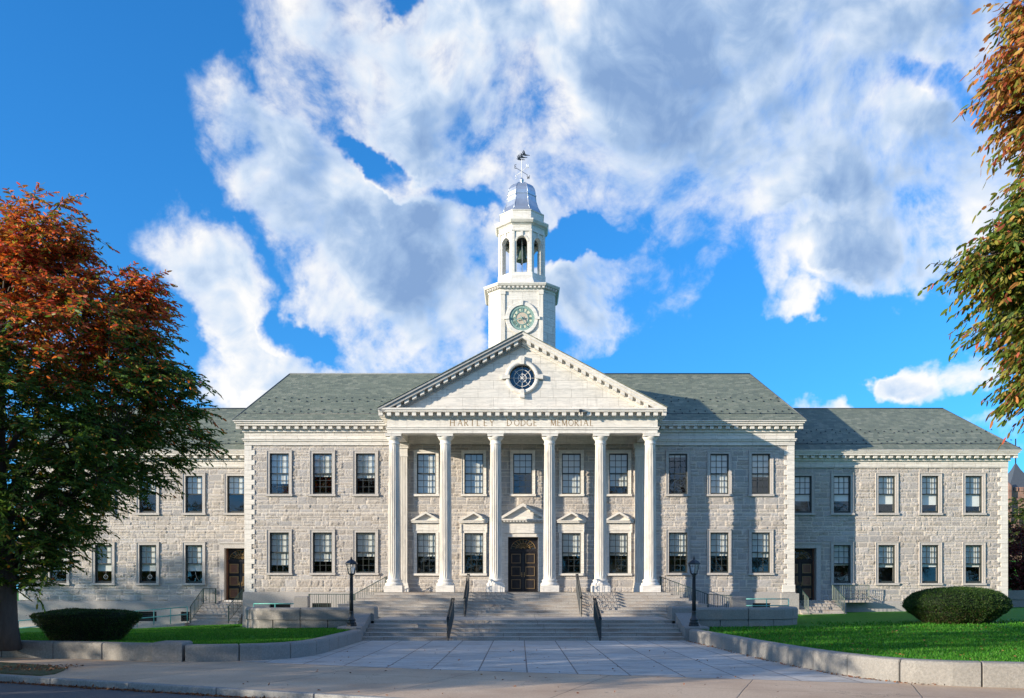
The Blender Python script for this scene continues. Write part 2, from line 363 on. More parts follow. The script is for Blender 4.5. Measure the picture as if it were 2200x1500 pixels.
# ---------------------------------------------------------------- mesh builder
class MB:
    def __init__(s): s.v = []; s.f = []; s.mi = []; s.sm = []; s.mats = []; s.xf = None
    def add(s, vs, fs, m, smooth=False):
        if m not in s.mats: s.mats.append(m)
        k = s.mats.index(m); b = len(s.v)
        if s.xf is not None: vs = [tuple(s.xf @ Vector(v)) for v in vs]
        s.v += [tuple(v) for v in vs]
        for f in fs: s.f.append(tuple(i+b for i in f)); s.mi.append(k); s.sm.append(smooth)
        return s
    def box(s, x0, x1, y0, y1, z0, z1, m):
        v = [(x0, y0, z0), (x1, y0, z0), (x1, y1, z0), (x0, y1, z0), (x0, y0, z1), (x1, y0, z1), (x1, y1, z1), (x0, y1, z1)]
        return s.add(v, [(3, 2, 1, 0), (4, 5, 6, 7), (0, 1, 5, 4), (1, 2, 6, 5), (2, 3, 7, 6), (3, 0, 4, 7)], m)
    def prism(s, poly, y0, y1, m):          # poly in (x,z), counter-clockwise seen from -y, extruded along y
        n = len(poly)
        v = [(x, y0, z) for x, z in poly]+[(x, y1, z) for x, z in poly]
        f = [tuple(range(n)), tuple(range(2*n-1, n-1, -1))]+[((i+1) % n, i, n+i, n+(i+1) % n) for i in range(n)]
        return s.add(v, f, m)
    def slab(s, poly, z0, z1, m):           # poly in (x,y), extruded up
        n = len(poly)
        v = [(x, y, z0) for x, y in poly]+[(x, y, z1) for x, y in poly]
        f = [tuple(range(n-1, -1, -1)), tuple(range(n, 2*n))]+[(i, (i+1) % n, n+(i+1) % n, n+i) for i in range(n)]
        return s.add(v, f, m)
    def rings(s, rs, m, smooth=False, cap=True):   # list of rings with equal vertex counts
        n = len(rs[0]); v = [p for r in rs for p in r]; f = []
        for k in range(len(rs)-1):
            for i in range(n):
                j = (i+1) % n; f.append((k*n+i, k*n+j, (k+1)*n+j, (k+1)*n+i))
        if cap: f.append(tuple(range(n-1, -1, -1))); f.append(tuple(range((len(rs)-1)*n, len(rs)*n)))
        return s.add(v, f, m, smooth)
    def lathe(s, prof, m, cx=0, cy=0, n=24, smooth=True):
        return s.rings([[(cx+r*math.cos(2*pi*i/n), cy+r*math.sin(2*pi*i/n), z) for i in range(n)] for r, z in prof], m, smooth)
    def octs(s, prof, m, cx, cy, cap=True):      # prof: (w, c, z) octagon half width w, half front length c
        def o(w, c, z): return [(cx+a, cy+b, z) for a, b in ((-c, -w), (c, -w), (w, -c), (w, c), (c, w), (-c, w), (-w, c), (-w, -c))]
        return s.rings([o(*p) for p in prof], m, False, cap)
    def tube(s, pts, rad, m, n=8, smooth=True):
        pts = [Vector(p) for p in pts]; rr = rad if isinstance(rad, (list, tuple)) else [rad]*len(pts); rs = []
        up = Vector((0, 0, 1)); 
        for i, p in enumerate(pts):
            d = (pts[min(i+1, len(pts)-1)]-pts[max(i-1, 0)]).normalized()
            a = d.cross(up) if abs(d.z) < .95 else d.cross(Vector((1, 0, 0)))
            a.normalize(); b = d.cross(a)
            rs.append([tuple(p+(a*math.cos(2*pi*k/n)+b*math.sin(2*pi*k/n))*rr[i]) for k in range(n)])
        return s.rings(rs, m, smooth)
    def bar(s, a, b, w, m):                       # square bar
        return s.tube([a, b], w*.7, m, 4, False)
    def build(s, name, parent=None, label=None, loc=None):
        me = bpy.data.meshes.new(name); me.from_pydata(s.v, [], s.f)
        for m in s.mats: me.materials.append(M[m])
        me.polygons.foreach_set('material_index', s.mi); me.polygons.foreach_set('use_smooth', s.sm); me.update()
        return link(name, me, parent, label, loc)
def link(name, me, parent=None, label=None, loc=None):
    o = bpy.data.objects.new(name, me); COL.objects.link(o)
    if parent is not None: o.parent = parent
    if loc is not None: o.location = loc
    if label: o['label'] = label
    return o
def tag(o, label, cat, group=None, kind=None):
    if kind: o['kind'] = kind
    if kind != 'structure' or label: o['label'] = label
    if cat: o['category'] = cat
    if group: o['group'] = group
    return o
def struct(o): o['kind'] = 'structure'; return o
def thing(name, label, cat, loc=(0, 0, 0), group=None):
    o = bpy.data.objects.new(name, None); COL.objects.link(o); o.location = loc; o.empty_display_size = .3
    return tag(o, label, cat, group)
def np_mesh(name, V, Fa, mname, tint=None, smooth=False):
    me = bpy.data.meshes.new(name); n = len(V); k = Fa.shape[1]; nf = len(Fa)
    me.vertices.add(n); me.vertices.foreach_set('co', np.asarray(V, dtype=np.float32).ravel())
    me.loops.add(nf*k); me.loops.foreach_set('vertex_index', Fa.astype(np.int32).ravel())
    me.polygons.add(nf); me.polygons.foreach_set('loop_start', np.arange(0, nf*k, k, dtype=np.int32))
    me.polygons.foreach_set('loop_total', np.full(nf, k, dtype=np.int32))
    if smooth: me.polygons.foreach_set('use_smooth', np.ones(nf, dtype=bool))
    me.materials.append(M[mname])
    if tint is not None:
        at = me.color_attributes.new('tint', 'FLOAT_COLOR', 'POINT')
        c = np.ones((n, 4), dtype=np.float32); c[:, :3] = tint; at.data.foreach_set('color', c.ravel())
    me.update(); me.validate(); return me

# ---------------------------------------------------------------- rock-faced ashlar walls (real relief)
def vnoise(x, z, f, seed):
    rs = np.random.RandomState(seed); g = rs.rand(257, 257)
    x = x*f; z = z*f; xi = np.floor(x).astype(int); zi = np.floor(z).astype(int); fx = x-xi; fz = z-zi
    fx = fx*fx*(3-2*fx); fz = fz*fz*(3-2*fz); a = xi % 256; b = zi % 256
    return (g[a, b]*(1-fx)+g[a+1, b]*fx)*(1-fz)+(g[a, b+1]*(1-fx)+g[a+1, b+1]*fx)*fz
def ashlar(x0, x1, z0, z1, Y, holes, flats, seed, res=.043):
    rs = np.random.RandomState(seed)
    xs = np.linspace(x0, x1, int(round((x1-x0)/res))+1); zs = np.linspace(z0, z1, int(round((z1-z0)/res))+1)
    XX, ZZ = np.meshgrid(xs, zs); E = np.zeros_like(XX); T = np.ones_like(XX); B = np.zeros_like(XX); TX = np.zeros_like(XX); TZ = np.zeros_like(XX)
    z = z0
    while z < z1:
        h = rs.choice([.20, .27, .27, .33, .40]); zt = min(z+h, z1)
        if z1-zt < .15: zt = z1
        rows = np.where((zs >= z-1e-6) & (zs <= zt+1e-6))[0]
        b = [x0-rs.rand()*.4]
        while b[-1] < x1+.2: b.append(b[-1]+rs.uniform(.32, .55+h*1.2))
        b = np.array(b); nb = len(b); idx = np.clip(np.searchsorted(b, xs, side='right'), 1, nb-1)
        ex = np.minimum(xs-b[idx-1], b[idx]-xs)
        split = (rs.rand(nb) < .38) & (h > .25); bt = rs.rand(nb, 2); tx = rs.uniform(-1, 1, (nb, 2)); tz = rs.uniform(-1, 1, (nb, 2))
        for r in rows:
            zz = zs[r]; mid = (z+zt)/2; full = min(zz-z, zt-zz); half = min(abs(zz-mid), full)
            ez = np.where(split[idx], half, full); top = 1 if zz > mid else 0
            k = np.where(split[idx], top, 0)
            E[r] = np.minimum(ex, ez); T[r] = bt[idx, k]; TX[r] = tx[idx, k]; TZ[r] = tz[idx, k]
        z = zt
    e = np.clip((E-.014)/.022, 0, 1)
    def cells(sz, sd, sx=1.0):
        q = np.random.RandomState(sd); G_ = q.rand(512, 512, 5); x = XX/sz/sx+200; z_ = ZZ/sz+40; xi = np.floor(x).astype(int); zi = np.floor(z_).astype(int)
        best = np.full(XX.shape, 9.); h = np.zeros(XX.shape)
        for i in (-1, 0, 1):
            for j in (-1, 0, 1):
                c = G_[(xi+i) % 512, (zi+j) % 512]; dx = x-(xi+i)-c[..., 0]; dz = z_-(zi+j)-c[..., 1]; d = dx*dx+dz*dz; m_ = d < best
                best = np.where(m_, d, best); h = np.where(m_, c[..., 2]-.5+(c[..., 3]-.5)*dx*1.6+(c[..., 4]-.5)*dz*1.6, h)
        return h
    n1 = vnoise(XX*.8+seed*3.1, ZZ*1.2+9, 6.5, seed+1); n2 = vnoise(XX+seed, ZZ+5, 13, seed+2); n3 = vnoise(XX*.9+ZZ*.5, ZZ-.4*XX+90, 9, seed+3)
    H = .022+.014*T+.022*cells(.18, seed+5, 1.5)+.020*cells(.09, seed+6)+.014*(n2-.5)+.016*(n1-.5)+.014*TX+.008*TZ
    H = np.clip(H, .022, .075)*e
    for (a, bb, c, d) in flats: H[(XX > a) & (XX < bb) & (ZZ > c) & (ZZ < d)] = 0
    V = np.stack([XX, Y-H, ZZ], -1).reshape(-1, 3)
    tint = (.80+.32*T)[..., None]*np.array([1., .99, .985])
    tint = tint*(1+.05*(TX[..., None]*np.array([1., .2, -1.])))
    tint = np.where((E < .023)[..., None], np.array([1.42, 1.38, 1.30]), tint).reshape(-1, 3)
    nx = len(xs); nz = len(zs); I, J = np.meshgrid(np.arange(nx-1), np.arange(nz-1)); a = (J*nx+I).ravel()
    F4 = np.stack([a, a+1, a+nx+1, a+nx], 1)
    cx = (xs[:-1]+xs[1:])/2; cz = (zs[:-1]+zs[1:])/2; CX, CZ = np.meshgrid(cx, cz); keep = np.ones(CX.shape, bool)
    for (p, q, r_, s_) in holes: keep &= ~((CX > p) & (CX < q) & (CZ > r_) & (CZ < s_))
    return V, F4[keep.ravel()], tint
def join_np(parts):
    Vs, Fs, Ts = [], [], []; o = 0
    for V, Fa, T in parts: Vs.append(V); Fs.append(Fa+o); Ts.append(T); o += len(V)
    return np.concatenate(Vs), np.concatenate(Fs), np.concatenate(Ts)

# ================================================================ THE HALL
WALL, WING, COLY, XC = 47.4, 49.5, 44.5, .15
hall = thing('town_hall', 'pale granite civic hall with six fluted marble columns, slate roofs and white clock tower', 'building', (XC, WALL, 0))
HL = Vector((XC, WALL, 0))
def part(mb, name, parent=None, label=None):
    """link under the hall; mesh written in world coordinates"""
    o = mb.build(name, parent or hall, label)
    o.matrix_parent_inverse = Matrix.Translation(-HL) if parent is None else Matrix.Identity(4)
    return o
# ---- window list: (x, zbottom, w, h, Y, style, blind)
WINS = []
for px in (600.5, 693, 785.5): WINS.append((X(px, WALL), 7.28, 1.06, 2.24, WALL, 'main', None, 'L'))
for px in (1456.5, 1545.5, 1634.5): WINS.append((X(px, WALL), 7.28, 1.02, 2.22, WALL, 'main', None, 'R'))
up_bl = [.72, .55, .58, .06, 1.0, .55]
PX5 = [916, 1018, 1227.5, 1329]
def lowz(): return 2.97
spec = []
for i, w in enumerate(WINS[:6]): spec.append(w[:6]+(up_bl[i],))
for i, px in enumerate((600.5, 693, 785.5, 1456.5, 1545.5, 1634.5)):
    spec.append((X(px, WALL), 2.95, 1.06 if i < 3 else 1.02, 2.22, WALL, 'main', (.80, .70, .58, .56, .56, .60)[i]))
for i, px in enumerate((916, 1018, 1123, 1227.5, 1329)): spec.append((X(px, WALL), 7.28, 1.04, 2.24, WALL, 'porch', (.97, .97, .50, .98, .78)[i]))
for i, px in enumerate(PX5): spec.append((X(px, WALL), 2.92, 1.04, 2.22, WALL, 'porch_low', (.56, .53, .55, .54)[i]))
WX = [16.3, 18.54, 21.1, 23.6, 26.1]
for s in (-1, 1):
    for i, x in enumerate(WX):
        spec.append(((s*x if s > 0 else -(16.3, 18.7, 21.35, 23.9, 26.5)[i]), 6.43, .98, 2.13, WING, 'wing', (.66, .66, .74, .76, .80)[i] if s > 0 else (.48, .48, .5, .5, .5)[i]))
        if i > 0: spec.append(((s*x if s > 0 else -(16.3, 18.7, 21.35, 23.9, 26.5)[i]), 2.40, .98, 2.19, WING, 'wing', (.5, .52, .57, .56, .56)[i] if s > 0 else (.5, .67, .67, .67, .67)[i]))
holes_main, flats_main, holes_wing, flats_wing = [], [], [], []
for (x, z0, w, h, Y, st, bl) in spec:
    H_ = (holes_main, flats_main) if Y == WALL else (holes_wing, flats_wing)
    H_[0].append((x-w/2-.05, x+w/2+.05, z0-.06, z0+h+.05))
    H_[1].append((x-w/2-.19, x+w/2+.19, z0-.14, z0+h+.19))
DOORX = .2
holes_main.append((DOORX-.88, DOORX+.88, 1.8, 5.02)); flats_main.append((DOORX-1.5, DOORX+1.5, 1.8, 6.6))
for px in PX5: x = X(px, WALL); flats_main.append((x-.85, x+.85, 2.6, 6.2))
WD = (-16.12, 16.22)   # wing doors
for x in WD: holes_wing.append((x-.86, x+.86, 1.2, 4.44)); flats_wing.append((x-1.2, x+1.2, 1.2, 4.8))
QH = .272
def quoin_flats(sx, xe, z0, z1):
    out = []; k = 0; z = z1
    while z > z0+.05:
        wq = .56 if k % 2 else .39
        a, b = (xe, xe+wq) if sx < 0 else (xe-wq, xe)
        out.append((a, b, max(z-QH, z0), z)); z -= QH; k += 1
    return out
PL_MAIN, PL_WING, GR_MAIN, GR_WING = 1.9, 1.38, 9.97, 9.03
q_main = quoin_flats(-1, -15.12, PL_MAIN, GR_MAIN)+quoin_flats(1, 15.12, PL_MAIN, GR_MAIN)
q_wing = quoin_flats(-1, -28.75, PL_WING, GR_WING)+quoin_flats(1, 28.05, PL_WING, GR_WING)
fm = flats_main+[(a-.02, b+.02, c, d) for a, b, c, d in q_main]; fw = flats_wing+[(a-.02, b+.02, c, d) for a, b, c, d in q_wing]
P = [ashlar(-15.1, 15.1, PL_MAIN, GR_MAIN+.05, WALL, holes_main, fm, 11),
     ashlar(-28.7, -15.0, PL_WING, GR_WING+.05, WING, holes_wing, fw, 23), ashlar(15.0, 28.0, PL_WING, GR_WING+.05, WING, holes_wing, fw, 37)]
V, Fa, T = join_np(P)
o = link('granite_wall', np_mesh('granite_wall', V, Fa, 'granite', T), hall, 'rock-faced grey granite block facing'); o.matrix_parent_inverse = Matrix.Translation(-HL)

# ---- body behind the facing, sides, back, plinth
b = MB()
BK = 60.0
b.box(-15.1, -14.8, WALL, BK, .2, 11.0, 'granite_side'); b.box(14.8, 15.1, WALL, BK, .2, 11.0, 'granite_side'); b.box(-14.8, 14.8, BK-.3, BK, .2, 11.0, 'granite_side')
b.box(-28.7, -28.4, WING, 58, -.6, 9.6, 'granite_side'); b.box(27.7, 28.0, WING, 58, -.2, 9.6, 'granite_side')
b.box(-28.4, -15.1, 57.7, 58, -.6, 9.6, 'granite_side'); b.box(15.1, 27.7, 57.7, 58, -.2, 9.6, 'granite_side')
part(b, 'side_wall')
b = MB()
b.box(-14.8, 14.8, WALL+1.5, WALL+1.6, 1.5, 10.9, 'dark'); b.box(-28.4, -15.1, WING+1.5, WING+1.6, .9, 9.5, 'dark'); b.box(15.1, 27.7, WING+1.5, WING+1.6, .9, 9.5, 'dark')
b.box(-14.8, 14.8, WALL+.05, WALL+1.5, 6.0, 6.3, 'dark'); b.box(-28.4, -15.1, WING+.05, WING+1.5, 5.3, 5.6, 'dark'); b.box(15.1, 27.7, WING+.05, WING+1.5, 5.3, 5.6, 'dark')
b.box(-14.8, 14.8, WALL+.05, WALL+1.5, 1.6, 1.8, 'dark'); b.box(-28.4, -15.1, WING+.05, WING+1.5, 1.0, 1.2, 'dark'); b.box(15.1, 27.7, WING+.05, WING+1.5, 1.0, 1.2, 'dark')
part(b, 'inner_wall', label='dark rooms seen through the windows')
def plinth(x0, x1, Y, z0, z1, ops):
    zt = z1-.62; y0 = Y-.10; xs = x0
    b.box(x0, x1, y0, Y+.3, zt, z1-.1, 'plinth'); b.prism([(0, 0)]*0 or [(x0, z1-.1), (x1, z1-.1), (x1, z1), (x0, z1)], Y-.06, Y+.3, 'plinth')
    for (a, c) in sorted(ops)+[(x1, x1)]:
        b.box(xs, a, y0, Y+.3, z0, zt, 'plinth')
        if c > a:
            b.box(a, c, Y+.12, Y+.3, z0, zt, 'dark'); b.box(a, c, y0, Y+.3, z0, zt-.55, 'plinth')
            for k in range(4): b.box(a+.02, c-.02, y0+.06, y0+.085, zt-.5+k*.13, zt-.46+k*.13, 'iron')
        xs = c
b = MB()
plinth(-15.2, -7.4, WALL, .1, PL_MAIN, [(X(580, WALL), X(625, WALL)), (X(672, WALL), X(712, WALL))])
part(b, 'plinth'); b = MB()
plinth(7.7, 15.2, WALL, .1, PL_MAIN, [(X(1437, WALL), X(1477, WALL)), (X(1616, WALL), X(1655, WALL))])
b.box(14.35, 15.32, WALL-.22, WALL+.4, .3, 1.82, 'plinth'); part(b, 'plinth'); b = MB()
plinth(-28.85, -15.2, WING, -.7, PL_WING, [(X(297, WING), X(338, WING)), (X(197, WING), X(238, WING)), (X(390, WING), X(409, WING))])
part(b, 'plinth'); b = MB()
plinth(15.2, 28.15, WING, -.2, PL_WING, [])
part(b, 'plinth')
# quoins
for qs, Y in ((q_main, WALL), (q_wing, WING)):
    for sg in (-1, 1):
        b = MB()
        for (x0, x1, z0, z1) in qs:
            if x0*sg > 0: b.box(x0, x1, Y-.06, Y+.45, z0, z1-.012, 'marble_plain'); b.box(x0+.01, x1-.01, Y-.04, Y+.45, z1-.012, z1, 'marble_plain')
        if Y == WALL and sg > 0: b.box(14.45, 15.14, WALL-.12, WALL+.3, PL_MAIN-.02, PL_MAIN+.4, 'marble_plain')
        part(b, 'quoins', label='white marble corner blocks, alternately long and short')

# ---- cornices and friezes
def cornice(b, x0, x1, Yf, zs, endL=True, endR=True, back=1.0, dent=.437, yb=None):
    """zs: architrave bottom, ledge bottom, ledge top, frieze top, dentil bottom, corona bottom, corona top"""
    a0, l0, l1, f1, d0, c0, c1 = zs; m = 'marble'; yb = yb or Yf+.4
    b.box(x0, x1, Yf-.10, yb, a0, l0, m)
    if l1 > l0: b.box(x0-.06*endL, x1+.06*endR, Yf-.17, yb, l0, l1, m); b.box(x0-.1*endL, x1+.1*endR, Yf-.21, yb, l1-.03, l1+.02, m)
    b.box(x0, x1, Yf-.095, yb, l1+.02, f1, m)
    b.box(x0-.08*endL, x1+.08*endR, Yf-.2, yb, f1, d0+.02, m)
    # bed, dentils
    b.box(x0-.12*endL, x1+.12*endR, Yf-.26, yb, d0+.02, c0-.0, m)
    n = int((x1-x0+.5)/dent); st = (x1-x0+.5)/n
    for k in range(n+1):
        xx = x0-.25+k*st
        b.box(xx-.105, xx+.105, Yf-.44, Yf-.255, d0, c0, m)
    b.box(x0-.33*endL, x1+.33*endR, Yf-.50, yb, c0, c0+(c1-c0)*.45, m)
    b.box(x0-.40*endL, x1+.40*endR, Yf-.57, yb, c0+(c1-c0)*.45, c0+(c1-c0)*.8, m)
    b.box(x0-.46*endL, x1+.46*endR, Yf-.64, yb, c0+(c1-c0)*.8, c1, m)
def side_cornice(b, xs, sgn, y0, y1, zs):
    a0, l0, l1, f1, d0, c0, c1 = zs
    for (d, za, zb) in ((.10, a0, l0), (.17, l0, l1), (.095, l1, f1), (.2, f1, d0), (.26, d0, c0), (.5, c0, c0+(c1-c0)*.45), (.57, c0+(c1-c0)*.45, c1-.03), (.64, c1-.03, c1)):
        xa, xb = sorted((xs-sgn*.1, xs+sgn*(d-.07))); b.box(xa, xb, y0, y1, za, zb, 'marble')
ZM = (9.96, 10.18, 10.30, 10.66, 10.80, 10.97, 11.23)
ZW = (9.02, 9.05, 9.05, 9.40, 9.53, 9.68, 9.97)
b = MB(); cornice(b, -15.12, -6.9, WALL, ZM, True, False); side_cornice(b, -15.12, -1, WALL+.41, BK, ZM)
part(b, 'cornice', label='white marble cornice with square dentils, sunlit length left of the porch')
b = MB(); cornice(b, 7.2, 15.12, WALL, ZM, False, True); side_cornice(b, 15.12, 1, WALL+.41, BK, ZM)
part(b, 'cornice', label='white marble cornice with square dentils, shaded length right of the porch')
b = MB(); cornice(b, -28.75, -15.2, WING, ZW, True, False); side_cornice(b, -28.75, -1, WING+.41, 58, ZW)
part(b, 'cornice', label='lower white marble cornice along the left wing')
b = MB(); cornice(b, 15.2, 28.05, WING, ZW, False, True); side_cornice(b, 28.05, 1, WING+.41, 58, ZW)
part(b, 'cornice', label='lower white marble cornice along the right wing')

# ---- roofs
def hip_roof(x0, x1, y0, y1, z0, rx0, rx1, ry0, ry1, zr, openL=False, openR=False):
    b = MB()
    A, B_, Cc, D_ = (x0, y0, z0), (x1, y0, z0), (x1, y1, z0), (x0, y1, z0)
    a, bb, c, d = (rx0, ry0, zr), (rx1, ry0, zr), (rx1, ry1, zr), (rx0, ry1, zr)
    b.add([A, B_, bb, a], [(0, 1, 2, 3)], 'slate'); b.add([Cc, D_, d, c], [(0, 1, 2, 3)], 'slate')
    b.add([B_, Cc, c, bb], [(0, 1, 2, 3)], 'slate_side'); b.add([D_, A, a, d], [(0, 1, 2, 3)], 'slate_side')
    b.add([a, bb, c, d], [(0, 1, 2, 3)], 'copper_dk')
    b.box(x0, x1, y0, y1, z0-.05, z0-.003, 'copper_dk')
    # eave apron and ridge flashing
    t = .11; k = (ry0-y0); dz = (zr-z0)
    b.add([(x0+.02, y0-.02, z0+.0), (x1-.02, y0-.02, z0+.0), (x1-.5*(x1-rx1)/k*.9-.1, y0+.5, z0+.5*dz/k+.03), (x0+.5*(rx0-x0)/k*.9+.1, y0+.5, z0+.5*dz/k+.03),
           (x1-.5*(x1-rx1)/k*.9-.1, y0+.52, z0+.5*dz/k-.02), (x0+.5*(rx0-x0)/k*.9+.1, y0+.52, z0+.5*dz/k-.02)], [(0, 1, 2, 3), (3, 2, 4, 5)], 'slate')
    b.tube([(x0+.5*(rx0-x0)/k*.9+.1, y0+.5, z0+.5*dz/k+.035), (x1-.5*(x1-rx1)/k*.9-.1, y0+.5, z0+.5*dz/k+.035)], .018, 'iron', 4)
    b.tube([a, bb], .05, 'copper_dk', 6); b.tube([A, a], .035, 'copper_dk', 5); b.tube([B_, bb], .035, 'copper_dk', 5)
    return b
def guards(x0, x1, y0, z0, sl, insetslope, bands, skip=None):
    b = MB()
    for base in bands:
        for r in range(3):
            d = base+r*.17; xx0 = x0+d*insetslope+.25+(r*.34 % .9)*1.0; n = int((x1-x0-2*d*insetslope-.4)/.86)
            for k in range(n+1):
                xx = xx0+k*.86+random.uniform(-.05, .05)
                if skip and skip[0] < xx < skip[1]: continue
                yy = y0+d; zz = z0+d*sl
                b.add([(xx-.045, yy+.03, zz+.02), (xx+.045, yy+.03, zz+.02), (xx, yy-.04, zz+.045), (xx, yy+.06, zz+.055), (xx-.045, yy-.05, zz-.02), (xx+.045, yy-.05, zz-.02)], [(0, 4, 2), (1, 2, 5), (4, 5, 2), (0, 2, 3), (1, 3, 2)], 'iron')
    return b
r1 = hip_roof(-15.6, 15.6, WALL-.62, BK+.5, 11.25, -13.72, 13.75, 51.4, 56.5, 14.9)
part(r1, 'roof', label='taller green-grey slate hipped roof of the middle block')
o = part(guards(-15.6, 15.6, WALL-.62, 11.25, (14.9-11.25)/(51.4-WALL+.62), .42, (.62, 1.75), (-6.5, 6.6)), 'snow_guards'); o['kind'] = 'stuff'
for s, xe, lab in ((-1, -29.2, 'lower slate hipped roof of the wing behind the autumn tree'), (1, 28.5, 'lower slate hipped roof of the wing beside the domed hedge')):
    if s < 0: rr = hip_roof(xe, -14.9, WING-.62, 58.4, 9.99, xe+2.2, -14.9, 53.5, 55, 13.27)
    else: rr = hip_roof(14.9, xe, WING-.62, 58.4, 9.99, 14.9, 26.3, 53.5, 55, 13.27)
    part(rr, 'roof', label=lab)
    gx = (xe, -14.9-.1) if s < 0 else (15.2, xe)
    o = part(guards(gx[0]+(.0), gx[1], WING-.62, 9.99, 3.28/4.62, .3, (.62, 1.75)), 'snow_guards'); o['kind'] = 'stuff'

# ---- windows
mesh_cache = {}
def wmesh(key, fn):
    if key not in mesh_cache:
        mb = fn(); me = bpy.data.meshes.new(key[0]); me.from_pydata(mb.v, [], mb.f)
        for m in mb.mats: me.materials.append(M[m])
        me.polygons.foreach_set('material_index', mb.mi); me.update(); mesh_cache[key] = me
    return mesh_cache[key]
def sash(w, h, st):
    b = MB(); yd = .045; m = 'sash'; fw = .05
    b.box(-w/2, -w/2+fw, yd-.02, yd+.11, 0, h, m); b.box(w/2-fw, w/2, yd-.02, yd+.11, 0, h, m)
    b.box(-w/2+fw, w/2-fw, yd-.02, yd+.11, h-fw, h, m); b.box(-w/2+fw, w/2-fw, yd-.02, yd+.11, 0, .075, m)
    iw = w-2*fw; mid = h*.51
    b.box(-w/2+fw, w/2-fw, yd, yd+.09, mid-.03, mid+.03, m)
    t = .014
    def grid(za, zb, rows, y0):
        for k in (1, 2): xx = -iw/2+iw*k/3; b.box(xx-t, xx+t, y0, y0+.035, za, zb, m)
        for k in range(1, rows): zz = za+(zb-za)*k/rows; b.box(-iw/2, iw/2, y0+.001, y0+.034, zz-t, zz+t, m)
    grid(mid+.03, h-fw, 3, yd+.03)
    if st != 'wing': grid(.075, mid-.03, 3, yd+.05)
    else: b.box(-w/2+fw, w/2-fw, yd+.0, yd+.05, .075, .12, m)
    return b
def surround(w, h, st):
    b = MB(); m = 'trim' if st in ('main', 'wing') else 'marble_plain'; t = .13; p = -.062
    b.box(-w/2-t, -w/2, p, .30, -.0, h+t, m); b.box(w/2, w/2+t, p, .30, 0, h+t, m); b.box(-w/2, w/2, p, .30, h, h+t, m)
    b.box(-w/2-t-.035, w/2+t+.035, p-.03, .1, h+t, h+t+.05, m)
    b.box(-w/2-t-.035, -w/2-t, p-.03, .1, 0, h+t, m); b.box(w/2+t, w/2+t+.035, p-.03, .1, 0, h+t, m)
    if st == 'porch_low':
        b.box(-w/2-t-.06, w/2+t+.06, p-.02, .1, h+t+.05, h+.55, m)
        b.box(-w/2-t-.09, -w/2-t-.02, p-.07, .1, h+.02, h+.50, m); b.box(w/2+t+.02, w/2+t+.09, p-.07, .1, h+.02, h+.50, m)
        hw = w/2+t+.14; b.box(-hw, hw, p-.20, .1, h+.55, h+.64, m); b.box(-hw-.03, hw+.03, p-.24, .1, h+.64, h+.68, m)
        ap = h+1.16; b.prism([(-hw+.1, h+.68), (hw-.1, h+.68), (0, ap-.08)], p-.03, .1, m)
        for s in (-1, 1):
            pl = [(s*(hw+.05), h+.68), (s*(hw-.15), h+.68), (0, ap-.12), (0, ap)]
            if s > 0: pl = pl[::-1]
            b.prism(pl if s < 0 else pl, p-.25, .1, m)
    return b
def sill(w, h, st):
    b = MB(); m = 'trim' if st in ('main', 'wing') else 'marble_plain'
    b.box(-w/2-.20, w/2+.20, -.14, .28, -.125, -.005, m); return b
def pane(w, h, st):
    b = MB(); y = .12; b.add([(-w/2+.05, y, .05), (w/2-.05, y, .05), (w/2-.05, y, h-.05), (-w/2+.05, y, h-.05)], [(0, 1, 2, 3)], 'glass'); return b
def blind(w, h, fr):
    b = MB(); b.box(-w/2+.05, w/2-.05, .20, .206, h*(1-fr), h-.05, 'blind'); b.box(-w/2+.05, w/2-.05, .193, .212, h*(1-fr)-.03, h*(1-fr), 'blind')
    return b
WO = []
for (x, z0, w, h, Y, st, bl) in spec:
    k = (round(w, 2), round(h, 2), st)
    wo = link('window', wmesh(('sash',)+k, lambda: sash(w, h, st)), hall); wo.location = Vector((x, Y, z0))-HL
    link('surround', wmesh(('surround',)+k, lambda: surround(w, h, st)), wo)
    link('sill', wmesh(('sill',)+k, lambda: sill(w, h, st)), wo)
    link('glass_pane', wmesh(('pane',)+k, lambda: pane(w, h, st)), wo)
    if bl and bl > .02: link('blind', wmesh(('blind', k, bl), lambda: blind(w, h, bl)), wo)
    WO.append((wo, x, z0, w, h, Y, st))
# round ornaments hanging inside two ground-floor panes of the left wing, and a cord in the third
for (wo, x, z0, w, h, Y, st) in WO:
    if st == 'wing' and z0 < 3 and abs(x+23.9) < .1 or st == 'wing' and z0 < 3 and abs(x+21.35) < .1:
        b = MB(); n = 28; cx, cz = .05, .36; yy = .15
        b.tube([(cx+.115*math.cos(2*pi*i/n), yy, cz+.115*math.sin(2*pi*i/n)) for i in range(n+1)], .016, 'white', 6)
        b.tube([(cx-.04, yy, cz-.04), (cx, yy, cz+.05), (cx+.04, yy, cz-.04)], .010, 'tan', 5); b.tube([(cx-.025, yy, cz-.015), (cx+.025, yy, cz-.015)], .008, 'tan', 5)
        b.tube([(cx, yy, cz+.12), (cx+.01, yy, .72)], .004, 'white', 4)
        b.build('hanging_ornament', wo)
    if st == 'wing' and z0 < 3 and abs(x+18.7) < .1:
        b = MB(); b.tube([(0, .17, .72), (.03, .17, .5), (.1, .17, .3), (.22, .17, .12)], .008, 'white', 5); b.build('blind_cord', wo)

